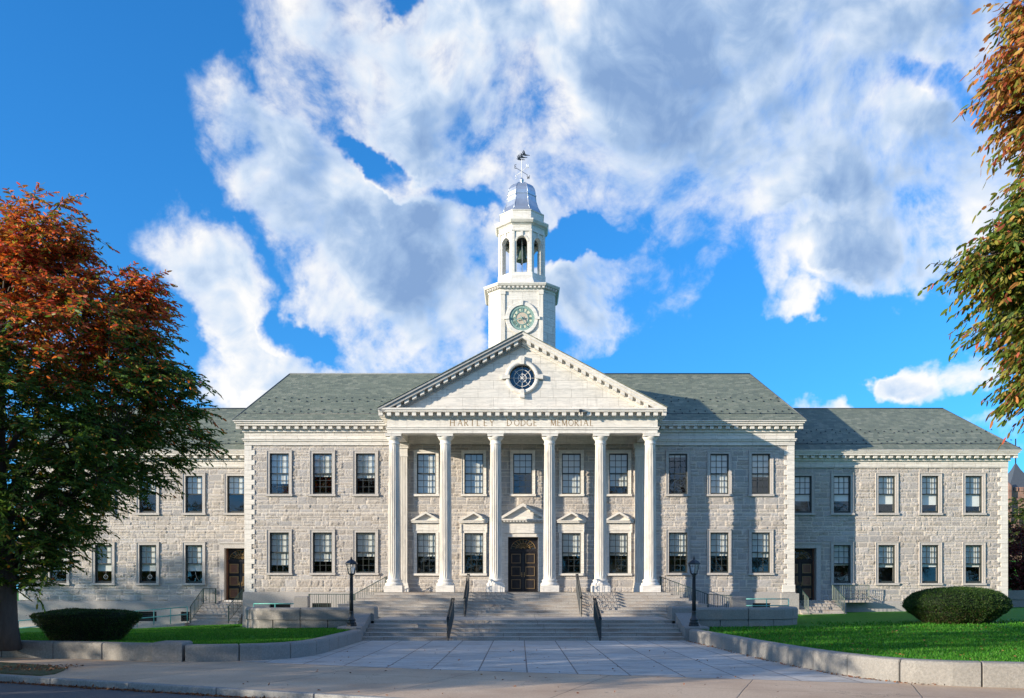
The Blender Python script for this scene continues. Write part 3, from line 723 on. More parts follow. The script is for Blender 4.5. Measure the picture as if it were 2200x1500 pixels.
# ---- doors
def make_door(x, z0, Y, w, hleaf, htot, panel, marble_door, rec=.30):
    y = rec; b = MB(); base = 'door_dark'; gm = 'gold_dull' if marble_door else 'gold'
    jm = base if marble_door else 'door_brown'; b.box(-w/2, -w/2+.09, y-.08, y+.1, 0, htot, jm); b.box(w/2-.09, w/2, y-.08, y+.1, 0, htot, jm)
    b.box(-w/2+.09, w/2-.09, y, y+.08, 0, hleaf, base); b.box(-w/2+.09, w/2-.09, y-.05, y+.08, hleaf, hleaf+.13, base)
    b.box(-.018, .018, y-.015, y, 0, hleaf, 'iron')
    lw = w/2-.09; pw = lw*.62; gap = hleaf/3
    for s in (-1, 1):
        cx = s*lw*.53
        for k in range(3):
            za = .12+k*(gap-.02)+.04; zb = za+gap-.26
            b.box(cx-pw/2, cx+pw/2, y-.012, y, za, zb, panel)
            for (p0, p1, q0, q1) in ((cx-pw/2-.03, cx-pw/2+.012, za-.03, zb+.03), (cx+pw/2-.012, cx+pw/2+.03, za-.03, zb+.03)): b.box(p0, p1, y-.035, y+.001, q0, q1, gm)
            for (q0, q1) in ((za-.03, za+.012), (zb-.012, zb+.03)): b.box(cx-pw/2+.012, cx+pw/2-.012, y-.033, y+.001, q0, q1, gm)
    d = b.build('door', hall, 'double door of six framed panels under a fan-shaped light'); d.location = Vector((x, Y, z0))-HL
    hb = MB()
    for s in (-1, 1): hb.lathe([(.0, -.01), (.03, 0), (.035, .02), (.02, .045), (.0, .05)], 'gold', 0, 0, 10)
    hb = MB()
    for s in (-1, 1):
        hb.tube([(s*.07, y, hleaf*.42), (s*.07, y-.08, hleaf*.42)], [.018, .032], 'gold', 8); hb.box(s*.07-.02, s*.07+.02, y-.006, y-.0005, hleaf*.36, hleaf*.48, 'gold')
    hb.build('handle', d)
    # fanlight
    f = MB(); cz = hleaf+.16; rr = w/2-.15; ry = htot-cz-.10; n = 24
    f.box(-w/2+.09, w/2-.09, y+.05, y+.08, hleaf+.13, htot, 'dark')
    def ell(k, s=1): return [(rr*s*math.cos(pi*i/n), y+k, cz+ry*s*math.sin(pi*i/n)) for i in range(n+1)]
    f.tube(ell(.02), .022, 'gold', 5); f.tube(ell(.02, .58), .014, 'gold', 5); f.tube(ell(.02, .16), .03, 'gold', 5)
    for i in range(1, 10): a = pi*i/10; f.tube([(rr*.16*math.cos(a), y+.02, cz+ry*.16*math.sin(a)), (rr*math.cos(a), y+.02, cz+ry*math.sin(a))], .013, 'gold', 5)
    # spandrel board around the ellipse
    pts = ell(0); 
    for i in range(n):
        p, q = pts[i], pts[i+1]; f.add([(p[0], y+.0, p[2]), (q[0], y+.0, q[2]), (q[0], y, htot), (p[0], y, htot)], [(0, 1, 2, 3)], base)
    for s in (-1, 1): f.box(min(s*rr, s*(w/2-.09)), max(s*rr, s*(w/2-.09)), y-.001, y+.03, hleaf+.13, htot, base)
    fo = f.build('fanlight', d)
    g_ = MB(); g_.add([(p[0], y+.03, p[2]) for p in ell(0)], [tuple(range(n+1))], 'glass'); g_.build('glass_pane', d)
    s_ = MB(); m = 'marble_plain' if marble_door else 'trim'; t = .2 if marble_door else .26
    p = -.13
    s_.box(-w/2-t, -w/2, p, rec+.1, -.02, htot+t, m); s_.box(w/2, w/2+t, p, rec+.1, -.02, htot+t, m); s_.box(-w/2, w/2, p, rec+.1, htot, htot+t, m)
    if not marble_door:
        s_.box(-w/2-t-.06, w/2+t+.06, p-.06, .1, htot+t, htot+t+.10, m)
        s_.box(-w/2, w/2, -.12, rec+.1, -.1, -.0, 'marble_plain')
    else:
        for s in (-1, 1):
            xa, xb = sorted((s*(w/2+t), s*(w/2+t+.22))); s_.box(xa, xb, -.24, .1, -.02, htot+.2, m); s_.box(xa-.03, xb+.03, -.27, .1, htot+.2, htot+.28, m)
            s_.box(xa, xb, -.24, .1, htot+.28, htot+.78, m)
        hw = w/2+t+.22; s_.box(-w/2-t, w/2+t, -.20, .1, htot+.2, htot+.78, m); s_.box(-hw-.05, hw+.05, -.30, .1, htot+.78, htot+.86, m)
        for k in range(15): xx = -hw+.05+k*(2*hw-.1)/14; s_.box(xx-.045, xx+.045, -.38, -.29, htot+.80, htot+.88, m)
        s_.box(-hw-.12, hw+.12, -.42, .1, htot+.88, htot+.97, m)
        za = htot+.97; ap = htot+1.83
        s_.prism([(-hw, za), (hw, za), (0, ap-.12)], -.24, .1, m)
        s_.prism([(0, ap), (-hw-.16, za+.0), (-hw+.10, za+.0), (0, ap-.17)][::1], -.44, .1, m)
        s_.prism([(0, ap), (0, ap-.17), (hw-.10, za), (hw+.16, za)][::1], -.44, .1, m)
        for s in (-1, 1):
            for k in range(5):
                f_ = .14+k*.165; xx = s*(hw-.05)*(1-f_); zz = za-.12+f_*(ap-za)-.03
                s_.box(xx-.05, xx+.05, -.38, -.23, zz, zz+.08, m)
    s_.build('door_surround', d)
    return d
make_door(DOORX, 1.94, WALL, 1.66, 2.18, 2.98, 'door_dark', True)
make_door(WD[0], 1.42, WING, 1.62, 2.2, 2.98, 'door_brown', False)
make_door(WD[1], 1.42, WING, 1.62, 2.2, 2.98, 'door_brown', False)

# ---- columns
def shaft_mesh():
    b = MB(); nf = 20; rs = []
    for i in range(15):
        t = i/14; z = .66+t*(7.62-.66); r = .318-.05*t+.012*math.sin(pi*t)
        ring = []
        for k in range(nf):
            for q, dd in ((0, 0), (.12, 0), (.3, .034), (.56, .046), (.82, .034)):
                a = 2*pi*(k+q)/nf; fl = dd*(1 if 0 < i < 14 else 0); ring.append(((r-fl)*math.cos(a), (r-fl)*math.sin(a), z))
        rs.append(ring)
    b.rings(rs, 'marble_shaft', False); return b
def base_mesh():
    b = MB(); b.box(-.47, .47, -.47, .47, 0, .34, 'marble_plain')
    b.lathe([(.46, .34), (.47, .38), (.47, .43), (.44, .47), (.39, .49), (.375, .53), (.39, .56), (.41, .58), (.41, .61), (.37, .64), (.335, .67)], 'marble_plain', n=36); return b
def cap_mesh():
    b = MB(); b.lathe([(.272, 7.60), (.30, 7.62), (.30, 7.66), (.275, 7.68), (.275, 7.80), (.30, 7.83), (.33, 7.86), (.385, 7.95), (.40, 8.0)], 'marble_plain', n=36)
    b.box(-.41, .41, -.41, .41, 8.0, 8.11, 'marble_plain'); b.box(-.435, .435, -.435, .435, 8.11, 8.15, 'marble_plain'); return b
sm, bm_, cm = wmesh(('column',), shaft_mesh), wmesh(('base',), base_mesh), wmesh(('capital',), cap_mesh)
FLOOR = 1.90
for me in (bm_, cm): me.polygons.foreach_set('use_smooth', [len(p.vertices) == 4 and abs(p.normal.z) < .98 and p.center.xy.length < .46 and p.area < .02 for p in me.polygons])
CX = [-6.62, -3.97, -1.38, 1.41, 4.04, 6.61]
for cx in CX:
    c = link('column', sm, hall); c.location = Vector((XC+cx, COLY, FLOOR))-HL; link('base', bm_, c); link('capital', cm, c)
for cx in (-6.55, 6.45):   # wall pilasters behind the end columns
    b = MB(); m = 'marble_shaft'; w2 = .27
    for k in range(6):
        xa = -w2+k*(2*w2)/6; b.box(xa+.012, xa+.075, -.32, .2, .5, 7.4, m)
    b.box(-w2, w2, -.29, .25, .5, 7.4, m)
    p = b.build('pilaster', hall); p.location = Vector((XC+cx, WALL, FLOOR))-HL
    b = MB(); b.box(-.36, .36, -.42, .25, 0, .22, 'marble_plain'); b.box(-.33, .33, -.38, .25, .22, .36, 'marble_plain'); b.box(-.30, .30, -.34, .25, .36, .5, 'marble_plain'); b.build('base', p)
    b = MB(); b.box(-.30, .30, -.35, .25, 7.4, 7.47, 'marble_plain'); b.box(-.275, .275, -.325, .25, 7.47, 7.85, 'marble_plain'); b.box(-.33, .33, -.38, .25, 7.85, 7.98, 'marble_plain'); b.box(-.37, .37, -.43, .25, 7.98, 8.13, 'marble_plain'); b.build('capital', p)

# ---- portico entablature and pediment
EH = 6.93; y0 = COLY-.34; y1 = COLY+.34; x0, x1 = XC-EH, XC+EH; m = 'marble_plain'
b = MB()
def band(za, zb, o, mm=m):   # U-shaped ring: front beam and two side beams returning to the wall
    b.box(x0-o, x1+o, y0-o, y1+.002*0, za, zb, mm)
    b.box(x0-o, x0+.66, y1, WALL+.2, za, zb, mm); b.box(x1-.66, x1+o, y1, WALL+.2, za, zb, mm)
band(10.055, 10.23, 0.0); band(10.23, 10.33, .055); band(10.33, 10.37, .09); band(10.37, 10.79, .004, 'marble_plain'); band(10.79, 10.85, .07); band(10.85, 11.06, .12)
b.box(x0+.66, x1-.66, y1, WALL+.2, 10.62, 10.8, 'marble_plain')     # porch ceiling
b.box(x0+.66, x1-.66, WALL-.12, WALL+.2, 10.03, 10.62, 'marble_plain'); b.box(x0+.66, x1-.66, WALL-.2, WALL-.12, 10.42, 10.62, 'marble_plain')
part(b, 'entablature')
b = MB()
n = 34; st = (2*EH+.56)/n
for k in range(n+1):
    xx = x0-.28+k*st; b.box(xx-.105, xx+.105, y0-.40, y0-.11, 10.88, 11.065, m)
for s in (-1, 1):
    for k in range(1, 8):
        yy = y0-.28+k*.437; xa, xb = sorted((XC+s*(EH+.11), XC+s*(EH+.40))); b.box(xa, xb, yy-.105, yy+.105, 10.88, 11.065, m)
PH = 7.31
b.box(XC-EH-.40, XC+EH+.40, y0-.46, WALL-.5, 11.065, 11.16, m); b.box(XC-PH, XC+PH, y0-.52, WALL-.5, 11.16, 11.25, m)
part(b, 'cornice', label='level dentilled cornice over the porch')
APZ = 15.10; ZB = 11.25; sl = (APZ-ZB)/PH; yt = y0+.02
oc = (XC-.02, 12.85)   # round window in the gable
oc = (X(1122, yt), Z(811, yt))
b = MB()
# tympanum with a round hole
n = 48; pts = [(oc[0]+.66*math.cos(2*pi*i/n), oc[1]+.66*math.sin(2*pi*i/n)) for i in range(n)]
def tri_edge(dx, dz):   # ray from oc to the triangle outline
    best = 1e9
    for (ax, az_, bx, bz) in ((XC-PH+.3, ZB, XC+PH-.3, ZB), (XC+PH-.3, ZB, XC, APZ-.15), (XC, APZ-.15, XC-PH+.3, ZB)):
        ex, ez = bx-ax, bz-az_; den = dx*ez-dz*ex
        if abs(den) < 1e-9: continue
        t = ((ax-oc[0])*ez-(az_-oc[1])*ex)/den; u = ((ax-oc[0])*dz-(az_-oc[1])*dx)/den
        if t > 0 and -1e-6 <= u <= 1+1e-6: best = min(best, t)
    return best
angs = sorted(set([2*pi*i/n for i in range(n)]+[math.atan2(zz-oc[1], xx-oc[0]) % (2*pi) for xx, zz in ((XC-PH+.3, ZB), (XC+PH-.3, ZB), (XC, APZ-.15))]))
inner = [(oc[0]+.66*math.cos(a), oc[1]+.66*math.sin(a)) for a in angs]; outer = [(oc[0]+math.cos(a)*tri_edge(math.cos(a), math.sin(a)), oc[1]+math.sin(a)*tri_edge(math.cos(a), math.sin(a))) for a in angs]
K = len(angs); vs = [(p[0], yt, p[1]) for p in inner]+[(p[0], yt, p[1]) for p in outer]+[(p[0], yt+.3, p[1]) for p in inner]
b.add(vs, [(i, K+i, K+(i+1) % K, (i+1) % K) for i in range(K)]+[(i, (i+1) % K, 2*K+(i+1) % K, 2*K+i) for i in range(K)], 'marble_tymp')
ped = part(b, 'pediment')
b = MB()   # raking cornices, dentils
for s in (-1, 1):
    def rake(xo, t0, t1, ya, yb, lo_=0.0):     # slab parallel to the slope, from vertical offset t0 down to t1 below the top line
        P0 = (XC, APZ-t0); P1 = (XC+s*xo, APZ-sl*xo-t0); Q1 = (XC+s*xo, APZ-sl*xo-t1); Q0 = (XC, APZ-t1)
        pl = [P0, Q0, Q1, P1] if s > 0 else [P0, P1, Q1, Q0]
        b.prism(pl, ya, yb, mm)
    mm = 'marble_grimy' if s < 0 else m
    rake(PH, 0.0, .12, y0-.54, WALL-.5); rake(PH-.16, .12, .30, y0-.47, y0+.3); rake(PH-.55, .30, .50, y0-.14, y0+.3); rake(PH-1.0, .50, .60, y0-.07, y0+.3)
    nn = 16; 
    for k in range(nn):
        xx = .22+k*(PH-.95)/nn+.0; xa = xx; xb = xx+.21
        pl = [(XC+s*xa, APZ-sl*xa-.295), (XC+s*xa, APZ-sl*xa-.47), (XC+s*xb, APZ-sl*xb-.47), (XC+s*xb, APZ-sl*xb-.295)]
        if s < 0: pl = pl[::-1]
        b.prism(pl, y0-.40, y0-.13, m)
b.build('raking_cornice', ped)
b = MB()   # round window surround with four keys
rr_ = [(.66, -.02), (.66, -.12), (.72, -.15), (.80, -.15), (.86, -.09), (.86, .02)]
nn = 56
b.rings([[(oc[0]+r*math.cos(2*pi*i/nn), yt+yy, oc[1]+r*math.sin(2*pi*i/nn)) for i in range(nn)] for r, yy in rr_], m, False, False)
for a in range(4):
    ca, sa = math.cos(a*pi/2), math.sin(a*pi/2); pl = []
    for (r, t) in ((.64, -.085), (.64, .085), (1.06, .12), (1.06, -.12)): pl.append((oc[0]+r*ca-t*sa, oc[1]+r*sa+t*ca))
    b.prism(pl[::-1], yt-.20, yt+.05, m)
ow = MB(); ow.tube([(oc[0]+.64*math.cos(2*pi*i/nn), yt+.16, oc[1]+.64*math.sin(2*pi*i/nn)) for i in range(nn+1)], .03, 'sash', 5)
for r in (.21, .43): ow.tube([(oc[0]+r*math.cos(2*pi*i/nn), yt+.16, oc[1]+r*math.sin(2*pi*i/nn)) for i in range(nn+1)], .016, 'white', 5)
for k in range(4): a = k*pi/4; ow.tube([(oc[0]-.64*math.cos(a), yt+.16, oc[1]-.64*math.sin(a)), (oc[0]+.64*math.cos(a), yt+.16, oc[1]+.64*math.sin(a))], .014, 'white', 5)
owo = part(ow, 'round_window', label='round window with spider-web glazing bars in the gable')
b.build('surround', owo)
g_ = MB(); g_.add([(oc[0]+.65*math.cos(2*pi*i/nn), yt+.19, oc[1]+.65*math.sin(2*pi*i/nn)) for i in range(nn)], [tuple(range(nn))], 'glass'); g_.build('glass_pane', owo)
g_ = MB(); g_.box(oc[0]-.8, oc[0]+.8, yt+.6, yt+.65, oc[1]-.8, oc[1]+.8, 'dark'); g_.build('dark_attic', owo)
# portico roof running back into the main roof
b = MB(); t = .035
for s in (-1, 1):
    P0 = (XC, APZ+t); P1 = (XC+s*(PH+.04), ZB+t); Q1 = (XC+s*(PH+.04), ZB+.0); Q0 = (XC, APZ+.003)
    pl = [P0, Q0, Q1, P1] if s > 0 else [P0, P1, Q1, Q0]
    b.prism(pl, y0-.58, 53.0, 'slate_side')
part(b, 'roof', label='slate gable roof running back from the porch')
# lettering on the frieze
GL = {'H': [('l', .0, 0, 0, 1, 1), ('l', .62, 0, .62, 1, 1), ('l', 0, .52, .62, .52, 0)], 'A': [('l', .0, 0, .34, 1, 0), ('l', .34, 1, .68, 0, 1), ('l', .14, .36, .54, .36, 0)],
 'R': [('l', 0, 0, 0, 1, 1), ('a', .0, .75, .42, .25, -90, 90, 1), ('l', .15, .5, .52, 0, 1)], 'T': [('l', .3, 0, .3, 1, 1), ('l', 0, 1, .6, 1, 0)], 'L': [('l', 0, 0, 0, 1, 1), ('l', 0, 0, .45, 0, 0)],
 'E': [('l', 0, 0, 0, 1, 1), ('l', 0, 0, .45, 0, 0), ('l', 0, .52, .38, .52, 0), ('l', 0, 1, .44, 1, 0)], 'Y': [('l', .32, 0, .32, .48, 1), ('l', .32, .48, 0, 1, 1), ('l', .32, .48, .62, 1, 0)],
 'D': [('l', 0, 0, 0, 1, 1), ('a', .0, .5, .66, .5, -90, 90, 1)], 'O': [('a', .38, .5, .38, .5, 0, 360, 1)], 'G': [('a', .4, .5, .4, .5, 45, 325, 1), ('l', .72, .02, .72, .42, 1)],
 'M': [('l', .05, 0, .08, 1, 0), ('l', .08, 1, .4, .05, 1), ('l', .4, .05, .72, 1, 0), ('l', .72, 1, .78, 0, 1)], 'I': [('l', 0, 0, 0, 1, 1)]}
GWD = {'H': .62, 'A': .68, 'R': .5, 'T': .6, 'L': .45, 'E': .45, 'Y': .62, 'D': .66, 'O': .76, 'G': .76, 'M': .82, 'I': 0,
       'S': .5, 'N': .6, 'W': .8}
b = MB(); hL = .315; zL = 10.43; yL = y0-.004
def stroke(b, pts, w, yy, mm, th=.004):
    for (p, q) in zip(pts[:-1], pts[1:]):
        d = Vector((q[0]-p[0], q[1]-p[1])); 
        if d.length < 1e-6: continue
        nrm = Vector((-d.y, d.x)).normalized()*w/2
        b.prism([(p[0]-nrm.x, p[1]-nrm.y), (q[0]-nrm.x, q[1]-nrm.y), (q[0]+nrm.x, q[1]+nrm.y), (p[0]+nrm.x, p[1]+nrm.y)], yy-th, yy-.0005, mm)
words = [('HARTLEY', (603, 655, 697, 738, 780, 827, 870)), ('DODGE', (988, 1038, 1081, 1122, 1163)), ('MEMORIAL', (1285, 1324, 1360, 1404, 1442, 1472, 1504, 1545))]
for wd, cs in words:
    for ch, c in zip(wd, cs):
        xc = X(780+c/3.143, y0); x_ = xc-GWD[ch]*hL/2; kk = 0
        for s in GL[ch]:
            kk += 1
            if s[0] == 'l':
                stroke(b, [(x_+s[1]*hL, zL+s[2]*hL), (x_+s[3]*hL, zL+s[4]*hL)], .038 if s[5] else .022, yL-.0004*kk, 'letter')
                for (u, v) in ((s[1], s[2]), (s[3], s[4])):
                    if v in (0, 1) and s[5]: stroke(b, [(x_+u*hL-.035, zL+v*hL), (x_+u*hL+.035, zL+v*hL)], .014, yL-.002-.0004*kk, 'letter')
            else:
                _, ux, uz, ra, rb, a0, a1, _k = s
                stroke(b, [(x_+(ux+ra*math.cos(R(a0+(a1-a0)*i/18)))*hL, zL+(uz+rb*math.sin(R(a0+(a1-a0)*i/18)))*hL) for i in range(19)], .03, yL-.0004*kk, 'letter')
part(b, 'inscription', label='worn bronze-coloured capitals across the frieze')
b = MB(); cxx = X(1247, 43.8); b.box(cxx-.08, cxx+.08, y0-.62, y0-.5, 11.02, 11.16, 'iron'); b.tube([(cxx, y0-.55, 11.03), (cxx, y0-.62, 10.9)], .04, 'iron', 8); part(b, 'security_camera')

# ---- clock tower
TX, TY = .14, 52.0
b = MB(); b.octs([(1.95, 1.23, 13.0), (1.95, 1.23, 19.47)], 'marble_tower', TX, TY)
tower = part(b, 'clock_tower')
b = MB()
for s in (-1, 1):    # corner pilasters on the clock face, with caps
    xa, xb = sorted((TX+s*.98, TX+s*1.23)); b.box(xa, xb, TY-2.01, TY-1.94, 14, 19.18, 'marble_shaft'); b.box(xa-.03, xb+.03, TY-2.05, TY-1.94, 19.18, 19.38, 'marble_plain')
    for k in range(1): b.box(min(TX+s*1.96, TX+s*1.94), max(TX+s*1.99, TX+s*1.97), TY-1.0, TY-.75, 14, 19.3, 'marble_shaft')
b.octs([(1.98, 1.25, 19.38), (1.98, 1.25, 19.50)], 'marble_plain', TX, TY)
b.octs([(2.04, 1.29, 19.50), (2.06, 1.30, 19.64)], 'marble_plain', TX, TY)
b.octs([(2.18, 1.37, 19.64), (2.24, 1.41, 19.74), (2.24, 1.41, 19.79), (1.62, .92, 19.93)], 'marble_plain', TX, TY)
for k in range(11): xx = TX-1.25+k*.25; b.box(xx-.065, xx+.065, TY-2.14, TY-2.03, 19.52, 19.635, 'marble_plain')
for s in (-1, 1):
    for k in range(5):
        f_ = (k+.5)/5; cxx = TX+s*(1.30+f_*(2.05-1.30)); cyy = TY-2.05+f_*(2.05-1.30); b.box(cxx-.06+s*.03, cxx+.06+s*.03, cyy-.09, cyy+.03, 19.52, 19.635, 'marble_plain')
b.build('tower_cornice', tower)
# belfry
b = MB()
b.octs([(1.60, .70, 19.93), (1.60, .70, 20.08), (1.42, .62, 20.35), (1.42, .62, 20.68)], 'marble_plain', TX, TY)
WB, CB = 1.34, .56; zb, zt = 20.68, 23.54; ow_, sp, top = .32, 22.52, zt
for k in range(8):
    b.xf = Matrix.Translation((TX, TY, 0)) @ Matrix.Rotation(k*pi/4, 4, 'Z')
    b.box(-CB, -ow_, -WB, -WB+.26, zb, top, 'marble_plain'); b.box(ow_, CB, -WB, -WB+.26, zb, top, 'marble_plain')
    b.box(-CB-.02, -CB+.13, -WB-.05, -WB+.05, zb, top-.42, 'marble_plain'); b.box(CB-.13, CB+.02, -WB-.05, -WB+.05, zb, top-.42, 'marble_plain')
    b.box(-CB-.04, CB+.04, -WB-.07, -WB, top-.42, top-.32, 'marble_plain')
    na = 12
    for i in range(na):
        a0, a1 = pi-pi*i/na, pi-pi*(i+1)/na
        b.prism([(ow_*math.cos(a0), sp+ow_*math.sin(a0)), (ow_*math.cos(a1), sp+ow_*math.sin(a1)), (ow_*math.cos(a1), top), (ow_*math.cos(a0), top)], -WB, -WB+.26, 'marble_plain')
        b.prism([(ow_*math.cos(a0), sp+ow_*math.sin(a0)), (ow_*math.cos(a1), sp+ow_*math.sin(a1)), (1.28*ow_*math.cos(a1), sp+1.28*ow_*math.sin(a1)), (1.28*ow_*math.cos(a0), sp+1.28*ow_*math.sin(a0))], -WB-.03, -WB, 'marble_plain')
    b.box(-.07, .07, -WB-.06, -WB, sp+ow_, sp+ow_+.30, 'marble_plain')
    b.box(-ow_-.0, -ow_+.012, -WB+.26, -WB+.30, zb, sp, 'marble_plain')
b.xf = None
b.octs([(1.36, .57, 23.50), (1.40, .59, 23.56), (1.52, .64, 23.60), (1.60, .67, 23.72), (1.60, .67, 23.80), (1.30, .55, 23.86), (1.28, .54, 23.88), (1.28, .54, 24.36), (1.33, .56, 24.38), (1.33, .56, 24.42)], 'marble_plain', TX, TY)
b.octs([(1.3, .55, 23.3), (1.3, .55, 23.5)], 'dark', TX, TY)
b.build('belfry', tower)
b = MB()
prof = [(1.28, 24.43), (1.12, 24.60), (.97, 24.90), (.87, 25.25), (.83, 25.58), (.86, 25.60), (.86, 25.66), (.82, 25.68), (.81, 25.85), (.76, 26.06), (.65, 26.26), (.48, 26.40), (.28, 26.48), (.12, 26.51), (.10, 26.56)]
b.octs([(r, r*.4142, z) for r, z in prof], 'lead', TX, TY)
for k in range(8):
    a = k*pi/4+pi/8; b.tube([(TX+r/math.cos(pi/8)*math.cos(a), TY+r/math.cos(pi/8)*math.sin(a), z) for r, z in prof[1:]], .022, 'lead', 5)
b.lathe([(.06, 26.5), (.07, 26.58), (.05, 26.6), (.11, 26.66), (.13, 26.73), (.11, 26.8), (.04, 26.86), (.03, 26.9)], 'lead', TX, TY, 14)
b.build('dome', tower)
# bell
b = MB(); b.xf = Matrix.Translation((0, 0, .36)); b.lathe([(.0, 22.36), (.14, 22.35), (.20, 22.28), (.22, 22.1), (.25, 21.85), (.29, 21.68), (.35, 21.55), (.37, 21.50), (.32, 21.50)], 'bell', TX, TY, 24)
b.tube([(TX, TY, 21.9), (TX, TY, 21.35)], .02, 'iron', 6); b.lathe([(.0, 21.25), (.07, 21.3), (.08, 21.36), (.04, 21.42), (0, 21.43)], 'iron', TX, TY, 10)
b.box(TX-.9, TX+.9, TY-.06, TY+.06, 22.38, 22.5, 'iron'); b.xf = None; b.tube([(TX+.02, TY-.75, 20.75), (TX+.02, TY-.75, 23.3)], .022, 'white', 6); b.build('bell', tower)
# weather vane
b = MB(); b.tube([(TX, TY, 26.85), (TX, TY, 28.0)], .022, 'white', 6); cz = 27.28
b.tube([(TX-.36, TY-.25, cz+.10), (TX+.36, TY+.25, cz-.10)], .014, 'iron', 5); b.tube([(TX-.30, TY+.3, cz-.10), (TX+.30, TY-.3, cz+.10)], .014, 'white', 5)
LET = {'E': [(0, 0, 0, 1), (0, 0, .5, 0), (0, .5, .4, .5), (0, 1, .5, 1)], 'N': [(0, 0, 0, 1), (0, 1, .6, 0), (.6, 0, .6, 1)], 'W': [(0, 1, .2, 0), (.2, 0, .4, .7), (.4, .7, .6, 0), (.6, 0, .8, 1)],
       'S': [(.5, .9, .1, 1), (.1, 1, 0, .75), (0, .75, .5, .35), (.5, .35, .4, .02), (.4, .02, 0, .1)]}
for ch, (lx, ly, lz), mm in (('E', (-.42, -.25, .06), 'iron'), ('S', (-.38, .3, -.30), 'white'), ('N', (.28, -.3, .06), 'white'), ('W', (.32, .25, -.34), 'iron')):
    for (u0, v0, u1, v1) in LET[ch]: b.tube([(TX+lx+u0*.2, TY+ly, cz+lz+v0*.22), (TX+lx+u1*.2, TY+ly, cz+lz+v1*.22)], .016, mm, 4)
def bird(cx_, cz_, s, rot):
    b.xf = Matrix.Translation((TX+cx_, TY, cz_)) @ Matrix.Rotation(rot, 4, 'Y')
    for pl in ([(-.26, .03), (-.1, -.05), (.08, -.06), (.16, -.03), (.30, .0), (.36, -.01), (.38, .03), (.30, .035), (.15, .04), (.02, .07), (-.12, .04)], [(-.06, .05), (.06, .05), (.0, .16), (-.05, .28), (-.16, .36), (-.13, .2)], [(-.14, .02), (-.04, .05), (-.14, .16), (-.22, .26), (-.25, .3), (-.2, .14)]):
        b.prism([(x*s, z*s) for x, z in pl], -.012, .012, 'iron')
    b.xf = None
bird(-.12, 28.0, .82, .12); bird(.04, 28.12, .78, .05); bird(.18, 28.27, .82, .12)
b.build('weather_vane', tower)
# clock
CY, CZ = TY-1.95, 17.79
b = MB()
def annulus(r0, r1, ya, yb, mm, nn=48):
    b.rings([[(TX+r*math.cos(2*pi*i/nn), y, CZ+r*math.sin(2*pi*i/nn)) for i in range(nn)] for r, y in ((r0, yb), (r0, ya), (r1, ya), (r1, yb))], mm, False, False)
annulus(.74, .93, CY-.10, CY, 'marble_plain'); annulus(.93, .97, CY-.06, CY, 'marble_plain')
for a in range(4):
    ca, sa = math.cos(a*pi/2), math.sin(a*pi/2); pl = [(TX+r*ca-t*sa, CZ+r*sa+t*ca) for r, t in ((.74, -.06), (.74, .06), (1.04, .09), (1.04, -.09))]
    b.prism(pl[::-1], CY-.15, CY, 'marble_plain')
nn = 48; b.add([(TX+.73*math.cos(2*pi*i/nn), CY-.01, CZ+.73*math.sin(2*pi*i/nn)) for i in range(nn)], [tuple(range(nn))], 'cream')
b.add([(TX+.36*math.cos(2*pi*i/nn), CY-.016, CZ+.36*math.sin(2*pi*i/nn)) for i in range(nn)], [tuple(range(nn))], 'tan')
annulus(.585, .735, CY-.05, CY-.012, 'verdigris'); annulus(.35, .395, CY-.04, CY-.018, 'verdigris')
for k in range(60):
    a = 2*pi*k/60; b.xf = Matrix.Translation((TX, CY, CZ)) @ Matrix.Rotation(a, 4, 'Y'); b.box(-.006, .006, -.056, -.05, .63, .70, 'cream')
ROM = ['XII', 'I', 'II', 'III', 'IV', 'V', 'VI', 'VII', 'VIII', 'IX', 'X', 'XI']
for k in range(12):
    b.xf = Matrix.Translation((TX, CY, CZ)) @ Matrix.Rotation(k*pi/6, 4, 'Y')
    t = ROM[k]; wd = {'I': .035, 'V': .085, 'X': .085}; tw = sum(wd[c]+.012 for c in t)-.012; x_ = -tw/2
    for c in t:
        w_ = wd[c]; q = []
        if c == 'I': q = [(x_+w_/2, .40, x_+w_/2, .585)]
        if c == 'V': q = [(x_, .585, x_+w_/2, .40), (x_+w_/2, .40, x_+w_, .585)]
        if c == 'X': q = [(x_, .585, x_+w_, .40), (x_, .40, x_+w_, .585)]
        for u in q: b.tube([(u[0], -.035, u[1]), (u[2], -.035, u[3])], .014, 'verdigris', 4, False)
        x_ += w_+.012
b.xf = None
b.build('clock', tower, 'round clock with green Roman numeral ring showing about 8:24')
b = MB()
def hand(ang, L, tail, w, yy):
    b.xf = Matrix.Translation((TX, CY, CZ)) @ Matrix.Rotation(R(ang), 4, 'Y')
    b.prism([(-w*.5, -tail), (w*.5, -tail), (w, .1), (w*.45, L*.7), (w*1.1, L*.78), (0, L), (-w*1.1, L*.78), (-w*.45, L*.7), (-w, .1)], yy-.008, yy, 'verdigris'); b.xf = None
hand(8.4*30, .40, .14, .04, -.10); hand(24*6+8, .64, .18, .028, -.12); b.tube([(TX, CY-.14, CZ), (TX, CY-.02, CZ)], .045, 'verdigris', 10)
b.build('clock_hands', tower)

